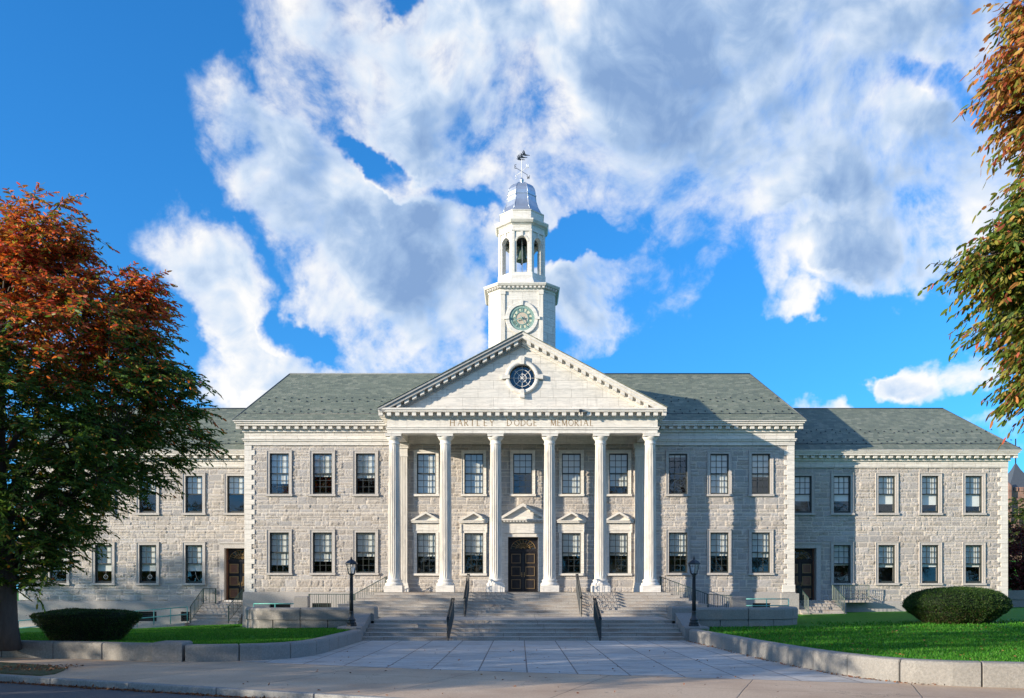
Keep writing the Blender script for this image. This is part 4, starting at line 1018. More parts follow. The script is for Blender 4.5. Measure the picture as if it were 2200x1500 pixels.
# ================================================================ STAIRS, PORCH FLOOR
b = MB()
n = 8; rise = (FLOOR-.75)/n
b.box(XC-7.5, XC+7.5, 43.5, WALL-.001, .7, FLOOR-.012, 'steps'); b.box(XC-7.52, XC+7.52, 43.47, WALL-.001, FLOOR-.012, FLOOR, 'steps')
for i in range(1, n):
    zt = FLOOR-i*rise; hw = 7.5+.38*i if i < 5 else 6.95
    yf = 43.5-.36*i; yb = 43.5-.36*(i-1)
    b.box(XC-hw, XC+hw, yf, yb+.0, .70, zt-.035, 'steps'); b.box(XC-hw-.02, XC+hw+.02, yf-.025, yb-.026, zt-.035, zt, 'steps')
    if i < 5:
        for s in (-1, 1):
            xa, xb = sorted((XC+s*hw, XC+s*(hw-.38))); b.box(xa, xb, yb+.001, 46.1, .70, zt, 'steps')
tag(b.build('granite_stairs'), 'upper flight of broad granite steps up to the columned porch', 'stairs')
b = MB()
ys = [34.3, 34.82, 35.35, 35.88, 36.4]
for i, y in enumerate(ys):
    zt = .15*(i+1); yb = ys[i+1] if i < 4 else 41.0
    b.box(XC-6.42, XC+6.42, y, yb, -.1, zt-.035, 'steps'); b.box(XC-6.42, XC+6.42, y-.03, yb-.03, zt-.035, zt, 'steps')
tag(b.build('granite_stairs'), 'lower flight of five broad granite steps between the two lamp posts', 'stairs')
# terrace behind the curved walls
b = MB()
for s in (-1, 1): xa, xb = sorted((XC+s*6.95, s*13.0)); b.box(xa, xb, 40.4, WALL, .2, .74, 'steps')
struct(b.build('terrace_paving'))

# cheek walls, posts, curved walls
def rounded_box(b, x0, x1, y0, y1, z0, z1, r, m):
    def ring(i, z): return [(x0+i, y0+i, z), (x1-i, y0+i, z), (x1-i, y1-i, z), (x0+i, y1-i, z)]
    rs = [ring(0, z0), ring(0, z1-r)]+[ring(r*(1-math.cos(a)), z1-r+r*math.sin(a)) for a in (pi/6, pi/3, pi/2)]
    b.rings(rs, m)
def wall_sweep(b, path, w, z0s, z1s, m, block=1.5, r=.07, gap=.012, inset=0):
    """stone wall of separate blocks along a path, with rounded top edges"""
    P_ = [Vector((p[0], p[1], 0)) for p in path]; L = [0]
    for i in range(1, len(P_)): L.append(L[-1]+(P_[i]-P_[i-1]).length)
    def at(s):
        s = max(0, min(L[-1], s)); i = max(1, min(len(L)-1, int(np.searchsorted(L, s)))); t = (s-L[i-1])/(L[i]-L[i-1]); p = P_[i-1].lerp(P_[i], t)
        s0, s1 = max(0, s-.25), min(L[-1], s+.25)
        def q(u):
            j = max(1, min(len(L)-1, int(np.searchsorted(L, u)))); tt = (u-L[j-1])/(L[j]-L[j-1]); return P_[j-1].lerp(P_[j], tt)
        d = (q(s1)-q(s0)).normalized(); nrm = Vector((-d.y, d.x, 0)); f = s/L[-1]
        return p, nrm, z0s[0]+(z0s[1]-z0s[0])*f, z1s[0]+(z1s[1]-z1s[0])*f
    nb = max(1, round(L[-1]/block))
    for k in range(nb):
        sa, sb = L[-1]*k/nb+gap, L[-1]*(k+1)/nb-gap; rs = []
        steps = [sa, sa+.015]+list(np.linspace(sa+.05, sb-.05, max(2, int((sb-sa)/.2))))+[sb-.015, sb]
        for j, s in enumerate(steps):
            p, nrm, za, zb = at(s); ins = .02 if j in (0, len(steps)-1) else 0; hw = w/2-ins; zt = zb-ins
            prof = [(-hw, za), (-hw, zt-r), (-hw+r*.3, zt-r*.3), (-hw+r, zt), (hw-r, zt), (hw-r*.3, zt-r*.3), (hw, zt-r), (hw, za)]
            rs.append([(p.x+nrm.x*o, p.y+nrm.y*o, z) for o, z in prof])
        b.rings(rs, m)
for s, lab in ((-1, 'left'), (1, 'right')):
    side = 'thick granite wall curving from the left of the stairs toward the trimmed flat-topped hedge' if s < 0 else 'thick granite wall curving from the right of the stairs toward the dome-shaped hedge'
    w = thing('curved_wall', side, 'wall', (XC+s*7.0, 36.7, .3)); 
    b = MB()
    path = [(-7.0, 36.8), (-8.5, 36.7), (-10, 36.7), (-11.0, 36.9), (-11.6, 37.4), (-11.8, 38.2), (-11.85, 39.4)] if s < 0 else [(7.3, 36.8), (8.8, 36.85), (10.2, 37.1), (11.3, 37.6), (12.1, 38.4), (12.4, 39.4), (12.4, 40.4)]
    wall_sweep(b, path, .55, (.05, .05), (.74, .74), 'garden', 1.15, .01)
    o = b.build('lower_course', w); o.matrix_parent_inverse = Matrix.Translation(-w.location)
    b = MB(); wall_sweep(b, path, .62, (.755, .755), (1.27, 1.25), 'garden', 2.3, .10)
    o = b.build('coping', w); o.matrix_parent_inverse = Matrix.Translation(-w.location)
    b = MB(); xa, xb = sorted((XC+s*6.30, XC+s*7.2)); rounded_box(b, xa, xb, 36.4, 37.5, .2, 1.31, .09, 'garden')
    o = b.build('end_post', w); o.matrix_parent_inverse = Matrix.Translation(-w.location)
    # sloping cheek + lamp pedestal
    ck = MB(); xa, xb = sorted((XC+s*6.43, XC+s*7.18))
    pr = [(34.2, 0), (34.2, .50), (34.26, .56), (34.75, .58), (36.39, 1.05), (36.39, .0)]
    ck.add([(xa, y, z) for y, z in pr]+[(xb, y, z) for y, z in pr], [tuple(range(6)), tuple(range(11, 5, -1))]+[((i+1) % 6, i, 6+i, 6+(i+1) % 6) for i in range(6)], 'garden')
    xa, xb = sorted((XC+s*6.62, XC+s*7.38)); rounded_box(ck, xa, xb, 34.1, 34.98, 0, .565, .06, 'garden')
    tag(ck.build('stair_cheek_wall'), f'sloping granite cheek block closing the {lab} end of the lower steps and carrying a lamp post', 'wall')
for s, px, lab in ((-1, 649, 'squat square granite post standing behind the curved wall, nearer the autumn tree'), (1, 1585, 'squat square granite post behind the curved wall, on the shaded side of the porch')):
    b = MB(); xx = X(px, 43); rounded_box(b, xx-.34, xx+.34, 42.7, 43.3, .5, 1.70, .08, 'garden'); tag(b.build('stone_post'), lab, 'post', 'stone posts beside the porch')

# ---- lamp posts
def lamp(loc, lab):
    t = thing('street_lamp', lab, 'lamp post', loc, 'lamp posts beside the steps')
    b = MB(); b.lathe([(.21, 0), (.21, .07), (.185, .09), (.19, .12), (.20, .14)], 'iron', n=8, smooth=False); b.lathe([(.19, .14), (.15, .18), (.15, .21), (.17, .24), (.17, .28), (.12, .33), (.10, .42), (.085, .55), (.10, .58), (.085, .61)], 'iron', n=18); b.build('base', t)
    b = MB(); b.lathe([(.075, .58), (.07, 1.0), (.06, 1.95), (.085, 1.98), (.06, 2.02), (.10, 2.06), (.115, 2.09)], 'iron', n=14)
    for k in range(14): a = 2*pi*k/14; b.tube([(.072*math.cos(a), .072*math.sin(a), .62), (.060*math.cos(a), .060*math.sin(a), 1.93)], .008, 'iron', 4)
    b.build('post', t)
    b = MB(); n = 6
    rb, rt, z0, z1 = .13, .225, 2.10, 2.50
    for k in range(n):
        a = 2*pi*k/n+pi/6; b.tube([(rb*math.cos(a), rb*math.sin(a), z0), (rt*math.cos(a), rt*math.sin(a), z1)], .014, 'iron', 5)
    for r, z in ((rb, z0), (rt, z1)): b.tube([(r*math.cos(2*pi*k/n+pi/6), r*math.sin(2*pi*k/n+pi/6), z) for k in range(n+1)], .018, 'iron', 5)
    b.rings([[(r*math.cos(2*pi*k/n+pi/6), r*math.sin(2*pi*k/n+pi/6), z) for k in range(n)] for r, z in ((.27, 2.49), (.27, 2.52), (.16, 2.62), (.06, 2.67), (.035, 2.70), (.05, 2.73), (.02, 2.77), (.012, 2.84))], 'iron'); b.build('lantern', t)
    b = MB(); b.rings([[(r*math.cos(2*pi*k/n+pi/6), r*math.sin(2*pi*k/n+pi/6), z) for k in range(n)] for r, z in ((rb-.01, z0+.01), (rt-.012, z1-.01))], 'glass', False, False); b.build('glass_pane', t)
    b = MB(); b.lathe([(.03, 2.1), (.03, 2.2), (.05, 2.24), (.055, 2.32), (.03, 2.38), (0, 2.39)], 'lampglass', n=12); b.build('bulb', t)
lamp((X(755, 34.5), 34.5, .565), 'black lantern post on the pedestal nearer the autumn tree')
lamp((X(1491, 34.5), 34.5, .565), 'black lantern post on the pedestal in front of the shaded end of the facade')

# ---- railings
def railing(name, pts, h, m, lab, group=None, pick=.115, twist=True, n_rail=1, cat='railing', rad=.022, posts=True, bottom=.08):
    """pts: ground points; top rail follows at height h"""
    t = thing(name, lab, cat, pts[0], group); O = Vector(pts[0]); P_ = [Vector(p)-O for p in pts]
    up = Vector((0, 0, h)); b = MB(); b.tube([p+up for p in P_], rad, m, 6, False)
    b.tube([P_[0]+up, P_[0]+up+(P_[0]-P_[1]).normalized()*.06-Vector((0, 0, .05))], rad, m, 6, False); b.build('top_rail', t)
    b = MB()
    b.tube([p+Vector((0, 0, bottom)) for p in P_], rad*.7, m, 4, False)
    for p, q in zip(P_[:-1], P_[1:]):
        L = math.hypot((q-p).x, (q-p).y); k = max(1, int(L/pick))
        for i in range(k):
            c = p.lerp(q, (i+.5)/k); b.bar(c+Vector((0, 0, bottom)), c+up, .014 if i % 4 else .026, m)
    b.build('balusters', t)
    if posts:
        for p in P_: b = MB(); b.bar(p, p+up, .04, m); b.build('post', t)
    return t
def centre_rail(px, D, zb, yb, zt, yt_, lab):
    xx = X(px, D); t = thing('handrail', lab, 'handrail', (xx, yb, zb), 'handrails in the middle of the steps')
    m = 'iron'; dz = zt-zb; dy = yt_-yb; h = .92
    for s in (-.045, .045):
        b = MB(); b.tube([(s, -.10, h-.06), (s, 0, h), (s, dy, dz+h), (s, dy+.15, dz+h), (s, dy+.18, dz+h-.08)], .022, m, 6, False); b.build('top_rail', t)
    b = MB()
    for s in (-.045, .045): b.tube([(s, 0, .12), (s, dy, dz+.12)], .014, m, 4, False)
    k = int(dy/.14)
    for i in range(k+1):
        f = i/k
        for s in (-.045, .045): b.bar((s, dy*f, dz*f+.12), (s, dy*f, dz*f+h), .012, m)
        if i % 3 == 1: b.tube([(0, dy*f+.0, dz*f+.4), (0, dy*f+.07, dz*f+.5), (0, dy*f, dz*f+.62)], .02, m, 5)
    b.build('balusters', t)
    for f in (0, 1): b = MB(); b.tube([(0, dy*f, dz*f), (0, dy*f, dz*f+h)], .035, m, 6, False); b.lathe([(.05, h), (.06, h+.03), (.03, h+.06), (0, h+.065)], m, 0, dy*f, 10) if f == 0 else None; b.build('post', t)
centre_rail(963, 34.2, 0.0, 34.15, .75, 36.6, 'black handrail on the lower steps, the one nearer the left lamp post')
centre_rail(1289, 34.2, 0.0, 34.15, .75, 36.6, 'black handrail on the lower steps, the one nearer the right lamp post')
centre_rail(999, 40.9, .75, 40.8, FLOOR, 43.6, 'black handrail on the upper steps left of the main door')
centre_rail(1248, 40.9, .75, 40.8, FLOOR, 43.6, 'black handrail on the upper steps right of the main door')
gp = 'iron railings stepping down from the porch'
railing('iron_railing', [(-7.15, 46.2, 1.92), (-8.85, 46.2, .98), (-11.3, 46.2, .98)], .80, 'iron_green', 'iron railing sloping down from the sunlit left end of the porch', gp)
railing('iron_railing', [(7.55, 46.2, 1.92), (10.1, 46.2, .98), (11.4, 46.2, .90)], .80, 'iron_green', 'iron railing sloping down from the shaded right end of the porch', gp)
gs = 'railings of the side door steps'
railing('iron_railing', [(-17.8, 46.6, .22), (-17.75, 48.3, 1.18), (-17.4, 49.35, 1.18)], .9, 'iron_green', 'railing on the outer side of the left side-door steps, beside the teal ramp rail', gs)
railing('iron_railing', [(-15.75, 46.6, .22), (-15.5, 48.3, 1.18)], .9, 'iron_green', 'railing of the left side-door steps next to the white corner blocks', gs)
railing('iron_railing', [(15.64, 46.6, .70), (15.64, 48.4, 1.42)], .88, 'iron_green', 'sunlit railing of the right side-door steps next to the corner blocks', gs)
railing('iron_railing', [(17.6, 46.6, .70), (17.6, 48.4, 1.42)], .88, 'iron_green', 'sunlit railing on the outer side of the right side-door steps', gs)
railing('iron_railing', [(17.8, 48.9, 1.44), (19.85, 48.9, 1.44)], .84, 'iron_green', 'level railing beneath the ground-floor window beside the right side door')
def side_steps(x0, x1, zb, zt, yb, ytop, n, lab):
    b = MB(); 
    for i in range(n):
        y = yb+(ytop-yb)*i/n; z = zb+(zt-zb)*(i+1)/n; y2 = yb+(ytop-yb)*(i+1)/n if i < n-1 else WING-.11
        b.box(x0, x1, y, y2, zb-.6, z-.04, 'steps'); b.box(x0-.015, x1+.015, y-.025, y2-.026 if i < n-1 else y2, z-.04, z, 'steps')
    tag(b.build('side_steps'), lab, 'steps')
side_steps(-17.95, -15.3, -.02, 1.20, 46.5, 48.4, 7, 'granite steps up to the brown side door near the autumn tree')
side_steps(15.35, 17.75, .60, 1.42, 46.7, 48.4, 5, 'sunlit granite steps up to the side door in the shade of the middle block')
b = MB(); b.box(17.76, 20.0, 48.6, WING-.11, 1.30, 1.42, 'steps'); b.box(17.76, 18.4, 48.5, WING-.11, .1, 1.30, 'plinth')
tag(b.build('stone_landing'), 'shallow stone landing beneath the level railing beside the right side door', 'landing')
# teal pipe rails
def pipe_rail(pts, hs, lab, npost, group='teal pipe rails'):
    t = thing('pipe_rail', lab, 'handrail', pts[0], group); O = Vector(pts[0]); P_ = [Vector(p)-O for p in pts]
    for h in hs: b = MB(); b.tube([p+Vector((0, 0, h)) for p in P_], .028, 'teal', 8); b.build('rail', t)
    for i in range(npost):
        f = i/(npost-1); s = f*(len(P_)-1); k = min(int(s), len(P_)-2); p = P_[k].lerp(P_[k+1], s-k)
        b = MB(); b.tube([p, p+Vector((0, 0, max(hs)))], .026, 'teal', 8); b.build('post', t)
    return t
pipe_rail([(-17.9, 46.4, .25), (-20.6, 46.4, .02), (-27.0, 46.4, -.5)], (.45, .85), 'two-bar teal pipe rail sloping along the ramp behind the flat-topped hedge', 7)
pipe_rail([(-13.7, 44.4, .5), (-11.5, 44.4, .5)], (.45, .80), 'short teal pipe rail just above the left curved wall', 3)
pipe_rail([(11.5, 44, .55), (13.75, 44, .55)], (.66, 1.0), 'short teal pipe rail just above the right curved wall', 3)
b = MB(); b.prism([(-27.5, -.9), (-17.96, -.9), (-17.96, .24), (-20.6, 0), (-27.5, -.56)], 46.2, 47.6, 'steps'); struct(b.build('ramp_path'))

# ================================================================ GROUND
LP = [(-60, 36.6), (-40, 31.8), (-25, 28.2), (-15.5, 26.1), (-12.8, 25.5), (-11.2, 24.9), (-9.7, 24.55), (-8.9, 24.5), (-8.2, 24.65), (-7.5, 24.95), (-6.95, 25.5), (-6.6, 26.4), (-6.45, 27.6), (-6.45, 29.6), (-6.42, 34.0)]
RP = [(6.9, 34.0), (7.02, 31.5), (7.16, 29.2), (7.28, 26.5), (7.42, 24.3), (7.62, 22.2), (7.85, 20.8), (8.15, 19.7), (8.6, 18.9), (9.3, 18.4), (10.3, 18.05), (12.5, 17.3), (20, 14.8), (40, 8.4)]
def lawn_z(x, y):
    r = np.clip((y-33)/12, 0, 1)
    z = .40+r*(.018*x)+np.where(x < -17, .032*(x+17)*r, 0)+np.where(x < -12, .02*(x+12)*np.clip((y-24)/6, 0, 1)*.6, 0)
    return z+.03*np.sin(x*.35)*np.cos(y*.3)
def lawn(side):
    # strips from the wall centre line back to the building
    if side < 0:
        xs = np.concatenate([np.linspace(-60, -15, 46), np.linspace(-14.7, -6.45, 34)]); ys = np.interp(xs, [p[0] for p in LP[:-2]], [p[1] for p in LP[:-2]]); ye = np.where(xs > -7.2, 37.0, np.where(xs > -15.2, 47.4, 64))
    else:
        xs = np.concatenate([np.linspace(6.95, 9.5, 30), np.linspace(9.7, 46, 60)]); ys = np.interp(xs, [p[0] for p in RP], [p[1] for p in RP]); ye = np.where(xs < 7.6, 37.0, np.where(xs < 15.2, 47.4, 64))
    n = 60; V = []
    for x, a, e in zip(xs, ys, ye):
        yy = a+(e-a)*np.linspace(0, 1, n); V.append(np.stack([np.full(n, x), yy, lawn_z(np.full(n, x), yy)], 1))
    V = np.concatenate(V); m_ = len(xs); I, J = np.meshgrid(np.arange(m_-1), np.arange(n-1), indexing='ij'); a = (I*n+J).ravel()
    Fa = np.stack([a, a+n, a+n+1, a+1], 1); return V, Fa
V1, F1 = lawn(-1); V2, F2 = lawn(1)
struct(link('lawn', np_mesh('lawn', np.concatenate([V1, V2]), np.concatenate([F1, F2+len(V1)]), 'lawn', None, True)))
b = MB(); b.add([(-900, -300, -.155), (900, -300, -.155), (900, 1500, -.155), (-900, 1500, -.155)], [(0, 1, 2, 3)], 'lawn'); struct(b.build('ground'))
def kerb_y(x): return 15.25-.435*x if x < 12 else 10.03-.40*(x-12)
b = MB(); xs = [-60, -30, -12, 0, 12, 40]
b.add([(x, kerb_y(x)-.17, -.15) for x in xs]+[(x, kerb_y(x)-14, -.15) for x in xs], [(i, 6+i, 7+i, i+1) for i in range(5)], 'asphalt'); struct(b.build('road'))
b = MB()
xs = [-60, -40, -25, -15.5, -12, -8, -4, 0, 4, 8, 12, 20, 40]
def back_y(x): return float(np.interp(x, [-60, -40, -25, -15.5, -9.7, -6, 0, 6, 10.6, 12.5, 20, 40], [36.6, 31.8, 28.2, 26.1, 24.6, 24.4, 23.0, 21, 18.1, 17.3, 14.8, 8.4]))+.02
k = len(xs)
b.add([(x, kerb_y(x), .0) for x in xs]+[(x, back_y(x), .0) for x in xs], [(i, i+1, k+i+1, k+i) for i in range(k-1)], 'sidewalk')
b.slab([(x, y) for x, y in [(-9, 22.6), (10, 16.5), (10, 37.5), (-9, 37.5)]], -.1, -.004, 'sidewalk'); struct(b.build('sidewalk'))
# plaza paving between the garden walls
b = MB(); pl = [(-8.2, 24.65), (-7.5, 24.2), (-2.9, 22.2), (.04, 21.2), (3.4, 20.15), (6.5, 19.1), (8.2, 18.6), (8.4, 19.3)]+[(7.62, 22.2), (7.28, 26.5), (7.05, 31), (6.9, 34.45), (-6.7, 34.45), (-6.5, 29.5), (-6.5, 27), (-6.95, 25.5), (-7.5, 24.95)]
b.add([(x, y, .005) for x, y in pl], [tuple(range(len(pl)))], 'plaza'); struct(b.build('plaza_paving'))
# kerb
b = MB(); wall_sweep(b, [(x, kerb_y(x)-.085) for x in np.linspace(-40, 30, 40)], .17, (-.3, -.3), (.012, .012), 'kerb', 2.45, .03, .006); struct(b.build('kerb'))
# verge grass patch
b = MB(); vp = [(-30, kerb_y(-30)+.12), (-11.3, kerb_y(-11.3)+.15), (X(110, 20.6), 20.75), (X(150, 21.9), 21.6), (X(154, 22.4), 22.1), (X(95, 22.9), 23.0), (X(0, 24.2), 24.0), (-30, 29.4)]
b.slab(vp, -.05, .03, 'verge'); struct(b.build('verge'))
# garden walls
wl = thing('garden_wall', 'low rounded granite wall around the lawn with the flat-topped hedge', 'wall', (-9.7, 24.5, 0))
b = MB(); wall_sweep(b, LP[1:6]+[(-10.35, 24.72)], .42, (0, 0), (.50, .50), 'garden', 1.75, .07); o = b.build('coping_blocks', wl); o.matrix_parent_inverse = Matrix.Translation(-wl.location)
b = MB(); wall_sweep(b, [(-9.45, 24.5)]+LP[7:], .42, (0, 0), (.48, .46), 'garden', 1.5, .07); o = b.build('coping_blocks', wl); o.matrix_parent_inverse = Matrix.Translation(-wl.location)
b = MB(); rounded_box(b, -10.35, -9.52, 24.28, 25.1, -.02, .56, .08, 'garden'); o = b.build('post', wl); o.matrix_parent_inverse = Matrix.Translation(-wl.location)
wr = thing('garden_wall', 'low rounded granite wall around the lawn with the dome-shaped hedge', 'wall', (8.6, 18.9, 0))
b = MB(); wall_sweep(b, RP, .42, (0, 0), (.47, .62), 'garden', 1.5, .08); o = b.build('coping_blocks', wr); o.matrix_parent_inverse = Matrix.Translation(-wr.location)

# ================================================================ PLANTS
def leaves(Pn, Dn, size, asp, rs, curl=.25, six=False):
    """diamond leaves at Pn pointing along Dn -> verts (4 per leaf), faces"""
    n = len(Pn); Dn = Dn/np.linalg.norm(Dn, axis=1, keepdims=True)
    r = rs.normal(size=(n, 3)); s = np.cross(Dn, r); s /= np.linalg.norm(s, axis=1, keepdims=True); u = np.cross(s, Dn)
    L = (size*rs.uniform(.7, 1.25, n))[:, None]; W = L*asp
    a = Pn; c = Pn+Dn*L-u*L*curl*.4; m = Pn+Dn*L*.45
    m2 = Pn+Dn*L*.72-u*L*curl*.15; m1 = Pn+Dn*L*.26
    if six:
        V = np.stack([a, m1+s*W*.40, m2+s*W*.36, c, m2-s*W*.36, m1-s*W*.40], 1).reshape(-1, 3)
        return V, np.arange(6*n).reshape(-1, 6)
    V = np.stack([a, m+s*W/2, c, m-s*W/2], 1).reshape(-1, 3)
    F_ = np.arange(4*n).reshape(-1, 4); return V, F_
def tree(name, loc, prof, lobes, n_tips, per_tip, leafsize, palette, seed, label, group=None, trunk_r=.4, lean=(0, 0), limb0=2.0, twigs=10, droop=.35, clip=None, ysq=1.0, six=False, hang=.45):
    """prof: (z, radius) envelope; lobes: extra ellipsoids (x,y,z,rx,rz)"""
    rs = np.random.RandomState(seed); rnd = random.Random(seed)
    t = thing(name, label, 'tree', loc, group); zp = [p[0] for p in prof]; rp = [p[1] for p in prof]
    tips = []
    tries = 0
    mind = .55
    while len(tips) < n_tips and tries < n_tips*60:
        tries += 1
        z = rs.uniform(zp[0], zp[-1]); a = rs.uniform(0, 2*pi); Rm = np.interp(z, zp, rp)*(1+.16*math.sin(3*a+z)+.10*math.sin(5*a+2*z)); rr = Rm*math.sqrt(rs.uniform(.12, 1))
        if rs.rand() > (Rm/max(rp))**1.2+.1: continue
        p = np.array([rr*math.cos(a)+lean[0]*z, rr*math.sin(a)*ysq+lean[1]*z, z])
        if clip is not None and not clip(p+np.array(loc)): continue
        if tips and min(np.sum((np.array(tips)-p)**2, axis=1)) < mind**2: continue
        tips.append(p)
    for (lx, ly, lz, rx, rz, k) in lobes:
        for _ in range(k):
            d = rs.normal(size=3); d /= np.linalg.norm(d); q = rs.uniform(.3, 1)**.6; tips.append(np.array([lx+d[0]*rx*q, ly+d[1]*rx*q, lz+d[2]*rz*q]))
    tips = np.array(tips)
    # trunk and limbs
    b = MB(); top = zp[-1]*.86
    tr = [(lean[0]*z*.9+.12*math.sin(z*.8), lean[1]*z*.9+.10*math.cos(z), z) for z in np.linspace(0, top, 14)]
    rad = [trunk_r*(1.35 if i == 0 else 1.0)*(1-.9*i/13)+.015 for i in range(14)]
    b.tube(tr, rad, 'bark', 12)
    nl = 13; limbs = []
    for k in range(nl):
        z0 = limb0+(top*.55-limb0)*(k/nl)**1.1; a = k*2.4+rs.uniform(-.3, .3); zz = min(zp[-1]*.93, z0+rs.uniform(2.2, 4.6)); Rm = np.interp(zz, zp, rp)*.80
        p0 = Vector((lean[0]*z0, lean[1]*z0, z0)); p3 = Vector((Rm*math.cos(a)+lean[0]*zz, Rm*math.sin(a)*ysq+lean[1]*zz, zz)); p1 = p0+Vector((Rm*.25*math.cos(a), Rm*.25*math.sin(a), (zz-z0)*.5)); 
        pts = []
        for i in range(10):
            u = i/9; q = (1-u)**2*p0+2*u*(1-u)*p1+u*u*p3; q += Vector(rs.normal(size=3))*.06*(i > 0); pts.append(q)
        r0 = trunk_r*.42*(1-.35*k/nl); b.tube(pts, [r0*(1-.88*i/9) for i in range(10)], 'bark', 8); limbs += [(p, r0*(1-.88*i/9)) for i, p in enumerate(pts)]
    limbs += [(Vector(p), r) for p, r in list(zip(tr, rad))[5:]]
    LPn = np.array([tuple(p) for p, _ in limbs])
    LV, LF, LC = [], [], []; off = 0; TW = []
    for p in tips:
        d2 = np.sum((LPn-p)**2, axis=1)+np.where(LPn[:, 2] > p[2]-.1, 3.0, 0); j = int(np.argmin(d2)); s0 = LPn[j]; r0 = min(.05, limbs[j][1]*.7)
        mid = (s0+p)/2+rs.normal(size=3)*.12+np.array([0, 0, .12*np.linalg.norm(p-s0)]); b.tube([s0, mid, p], [r0, r0*.6, .008], 'bark', 5)
        out = p-np.array([lean[0]*p[2], lean[1]*p[2], p[2]-1.2]); out /= np.linalg.norm(out)+1e-6
        for w_ in range(twigs):
            dr = out*1.0+rs.normal(size=3)*.75; dr[2] = dr[2]*.6-.05; dr /= np.linalg.norm(dr); st = p+(mid-p)*rs.uniform(0, .6); Lw = rs.uniform(.45, .95)*(leafsize/.15)**.5
            k = per_tip//twigs; u = (np.arange(k)+rs.rand(k))/k; PP = st+dr*(u*Lw)[:, None]; PP[:, 2] -= droop*(u*Lw)**2
            side = np.cross(dr, [0, 0, 1.]); side /= np.linalg.norm(side)+1e-6; sg = np.where(np.arange(k) % 2, 1, -1)[:, None]
            DD = dr*.7+side*sg*.65+np.array([0, 0, -hang])+rs.normal(size=(k, 3))*.22
            TW.append((PP, DD, st, st+dr*Lw-np.array([0, 0, droop*Lw*Lw])))
    PP = np.concatenate([x[0] for x in TW]); DD = np.concatenate([x[1] for x in TW])
    V, F_ = leaves(PP, DD, leafsize, .36, rs, six=six)
    C_ = palette(PP, rs, np.array(loc)); C_ = np.repeat(C_, 6 if six else 4, axis=0)
    b2 = MB()
    if leafsize < .3:
        for (pp, dd, s0, s1) in TW[::2]: b.tube([s0, (s0+s1)/2+np.array([0, 0, .03]), s1], [.008, .006, .004], 'bark', 3, False)
    b.build('trunk', t)
    link('crown', np_mesh('crown', V, F_, 'leaf', C_), t)
    return t
def pick(cols, w, rs, n):
    w = np.array(w, float); 
    idx = (rs.rand(n)[:, None] > np.cumsum(w/w.sum(axis=-1, keepdims=True), axis=-1)).sum(axis=-1) if w.ndim > 1 else rs.choice(len(cols), n, p=w/w.sum())
    return np.array(cols)[np.clip(idx, 0, len(cols)-1)]
PAL = [(.065, .14, .030), (.11, .20, .035), (.22, .24, .04), (.50, .23, .035), (.66, .17, .04), (.60, .09, .05), (.28, .06, .04)]
def pal_left(Pn, rs, loc):
    n = len(Pn); z = Pn[:, 2]+vnoise(Pn[:, 0]+50, Pn[:, 2]+50, .55, 5)*3.4-1.7+vnoise(Pn[:, 1]+50, Pn[:, 0]+50, 1.3, 6)*1.4-.7
    f = np.clip((z-6.5)/3.6, 0, 1); rr = vnoise(Pn[:, 0]+90, Pn[:, 2]+30, .9, 9)
    W = np.stack([(1-f)*5, (1-f)*3.5+.3*f, .9+0*f, .25+1.5*f*(1-rr*.5), .05+2.3*f, .02+2.0*f*rr*1.3, .02+.9*f], 1)
    c = pick(PAL, W, rs, n); return c*rs.uniform(.7, 1.25, (n, 1))
def pal_right(Pn, rs, loc):
    n = len(Pn); f = np.clip((Pn[:, 2]-6.6+vnoise(Pn[:, 0]+50, Pn[:, 2]+50, .7, 15)*3-1.5)/2.5, 0, 1); rr = vnoise(Pn[:, 0]+20, Pn[:, 2]+20, 1.4, 16)
    W = np.stack([1.2*(1-f)+.1, 2.2*(1-f)+.5, 1.6+0*f, .5+1.4*f+rr, .3+2.0*f, .15+1.2*f*rr, .1+.3*f], 1)
    c = pick([(.06, .12, .025), (.13, .20, .03), (.28, .27, .05), (.46, .28, .07), (.52, .21, .07), (.44, .10, .06), (.24, .07, .04)], W, rs, n); return c*rs.uniform(.75, 1.25, (n, 1))
LPROF = [(1.9, .8), (2.7, 2.2), (3.6, 3.3), (4.7, 4.3), (5.9, 5.5), (7.3, 6.0), (8.35, 6.0), (9.5, 5.1), (10.3, 4.0), (11.2, 2.7), (12.0, 1.7), (12.6, .8)]
tree('autumn_tree', (-15.2, 25.2, .30), [(z-.3, r*.86) for z, r in LPROF], [(3.9, -.3, 9.9, 1.25, 1.3, 30), (1.5, -.3, 11.9, 1.15, 1.3, 36), (-.4, .3, 11.2, 1.3, 1.0, 18), (2.7, -.2, 9.9, 1.2, 1.0, 26), (4.6, -.2, 8.0, 1.0, .9, 14)], 700, 205, .16, pal_left, 3,
     'large autumn tree, red and orange on top, dark green below, on the left lawn', trunk_r=.37, limb0=1.9, twigs=11, ysq=.70, six=True)
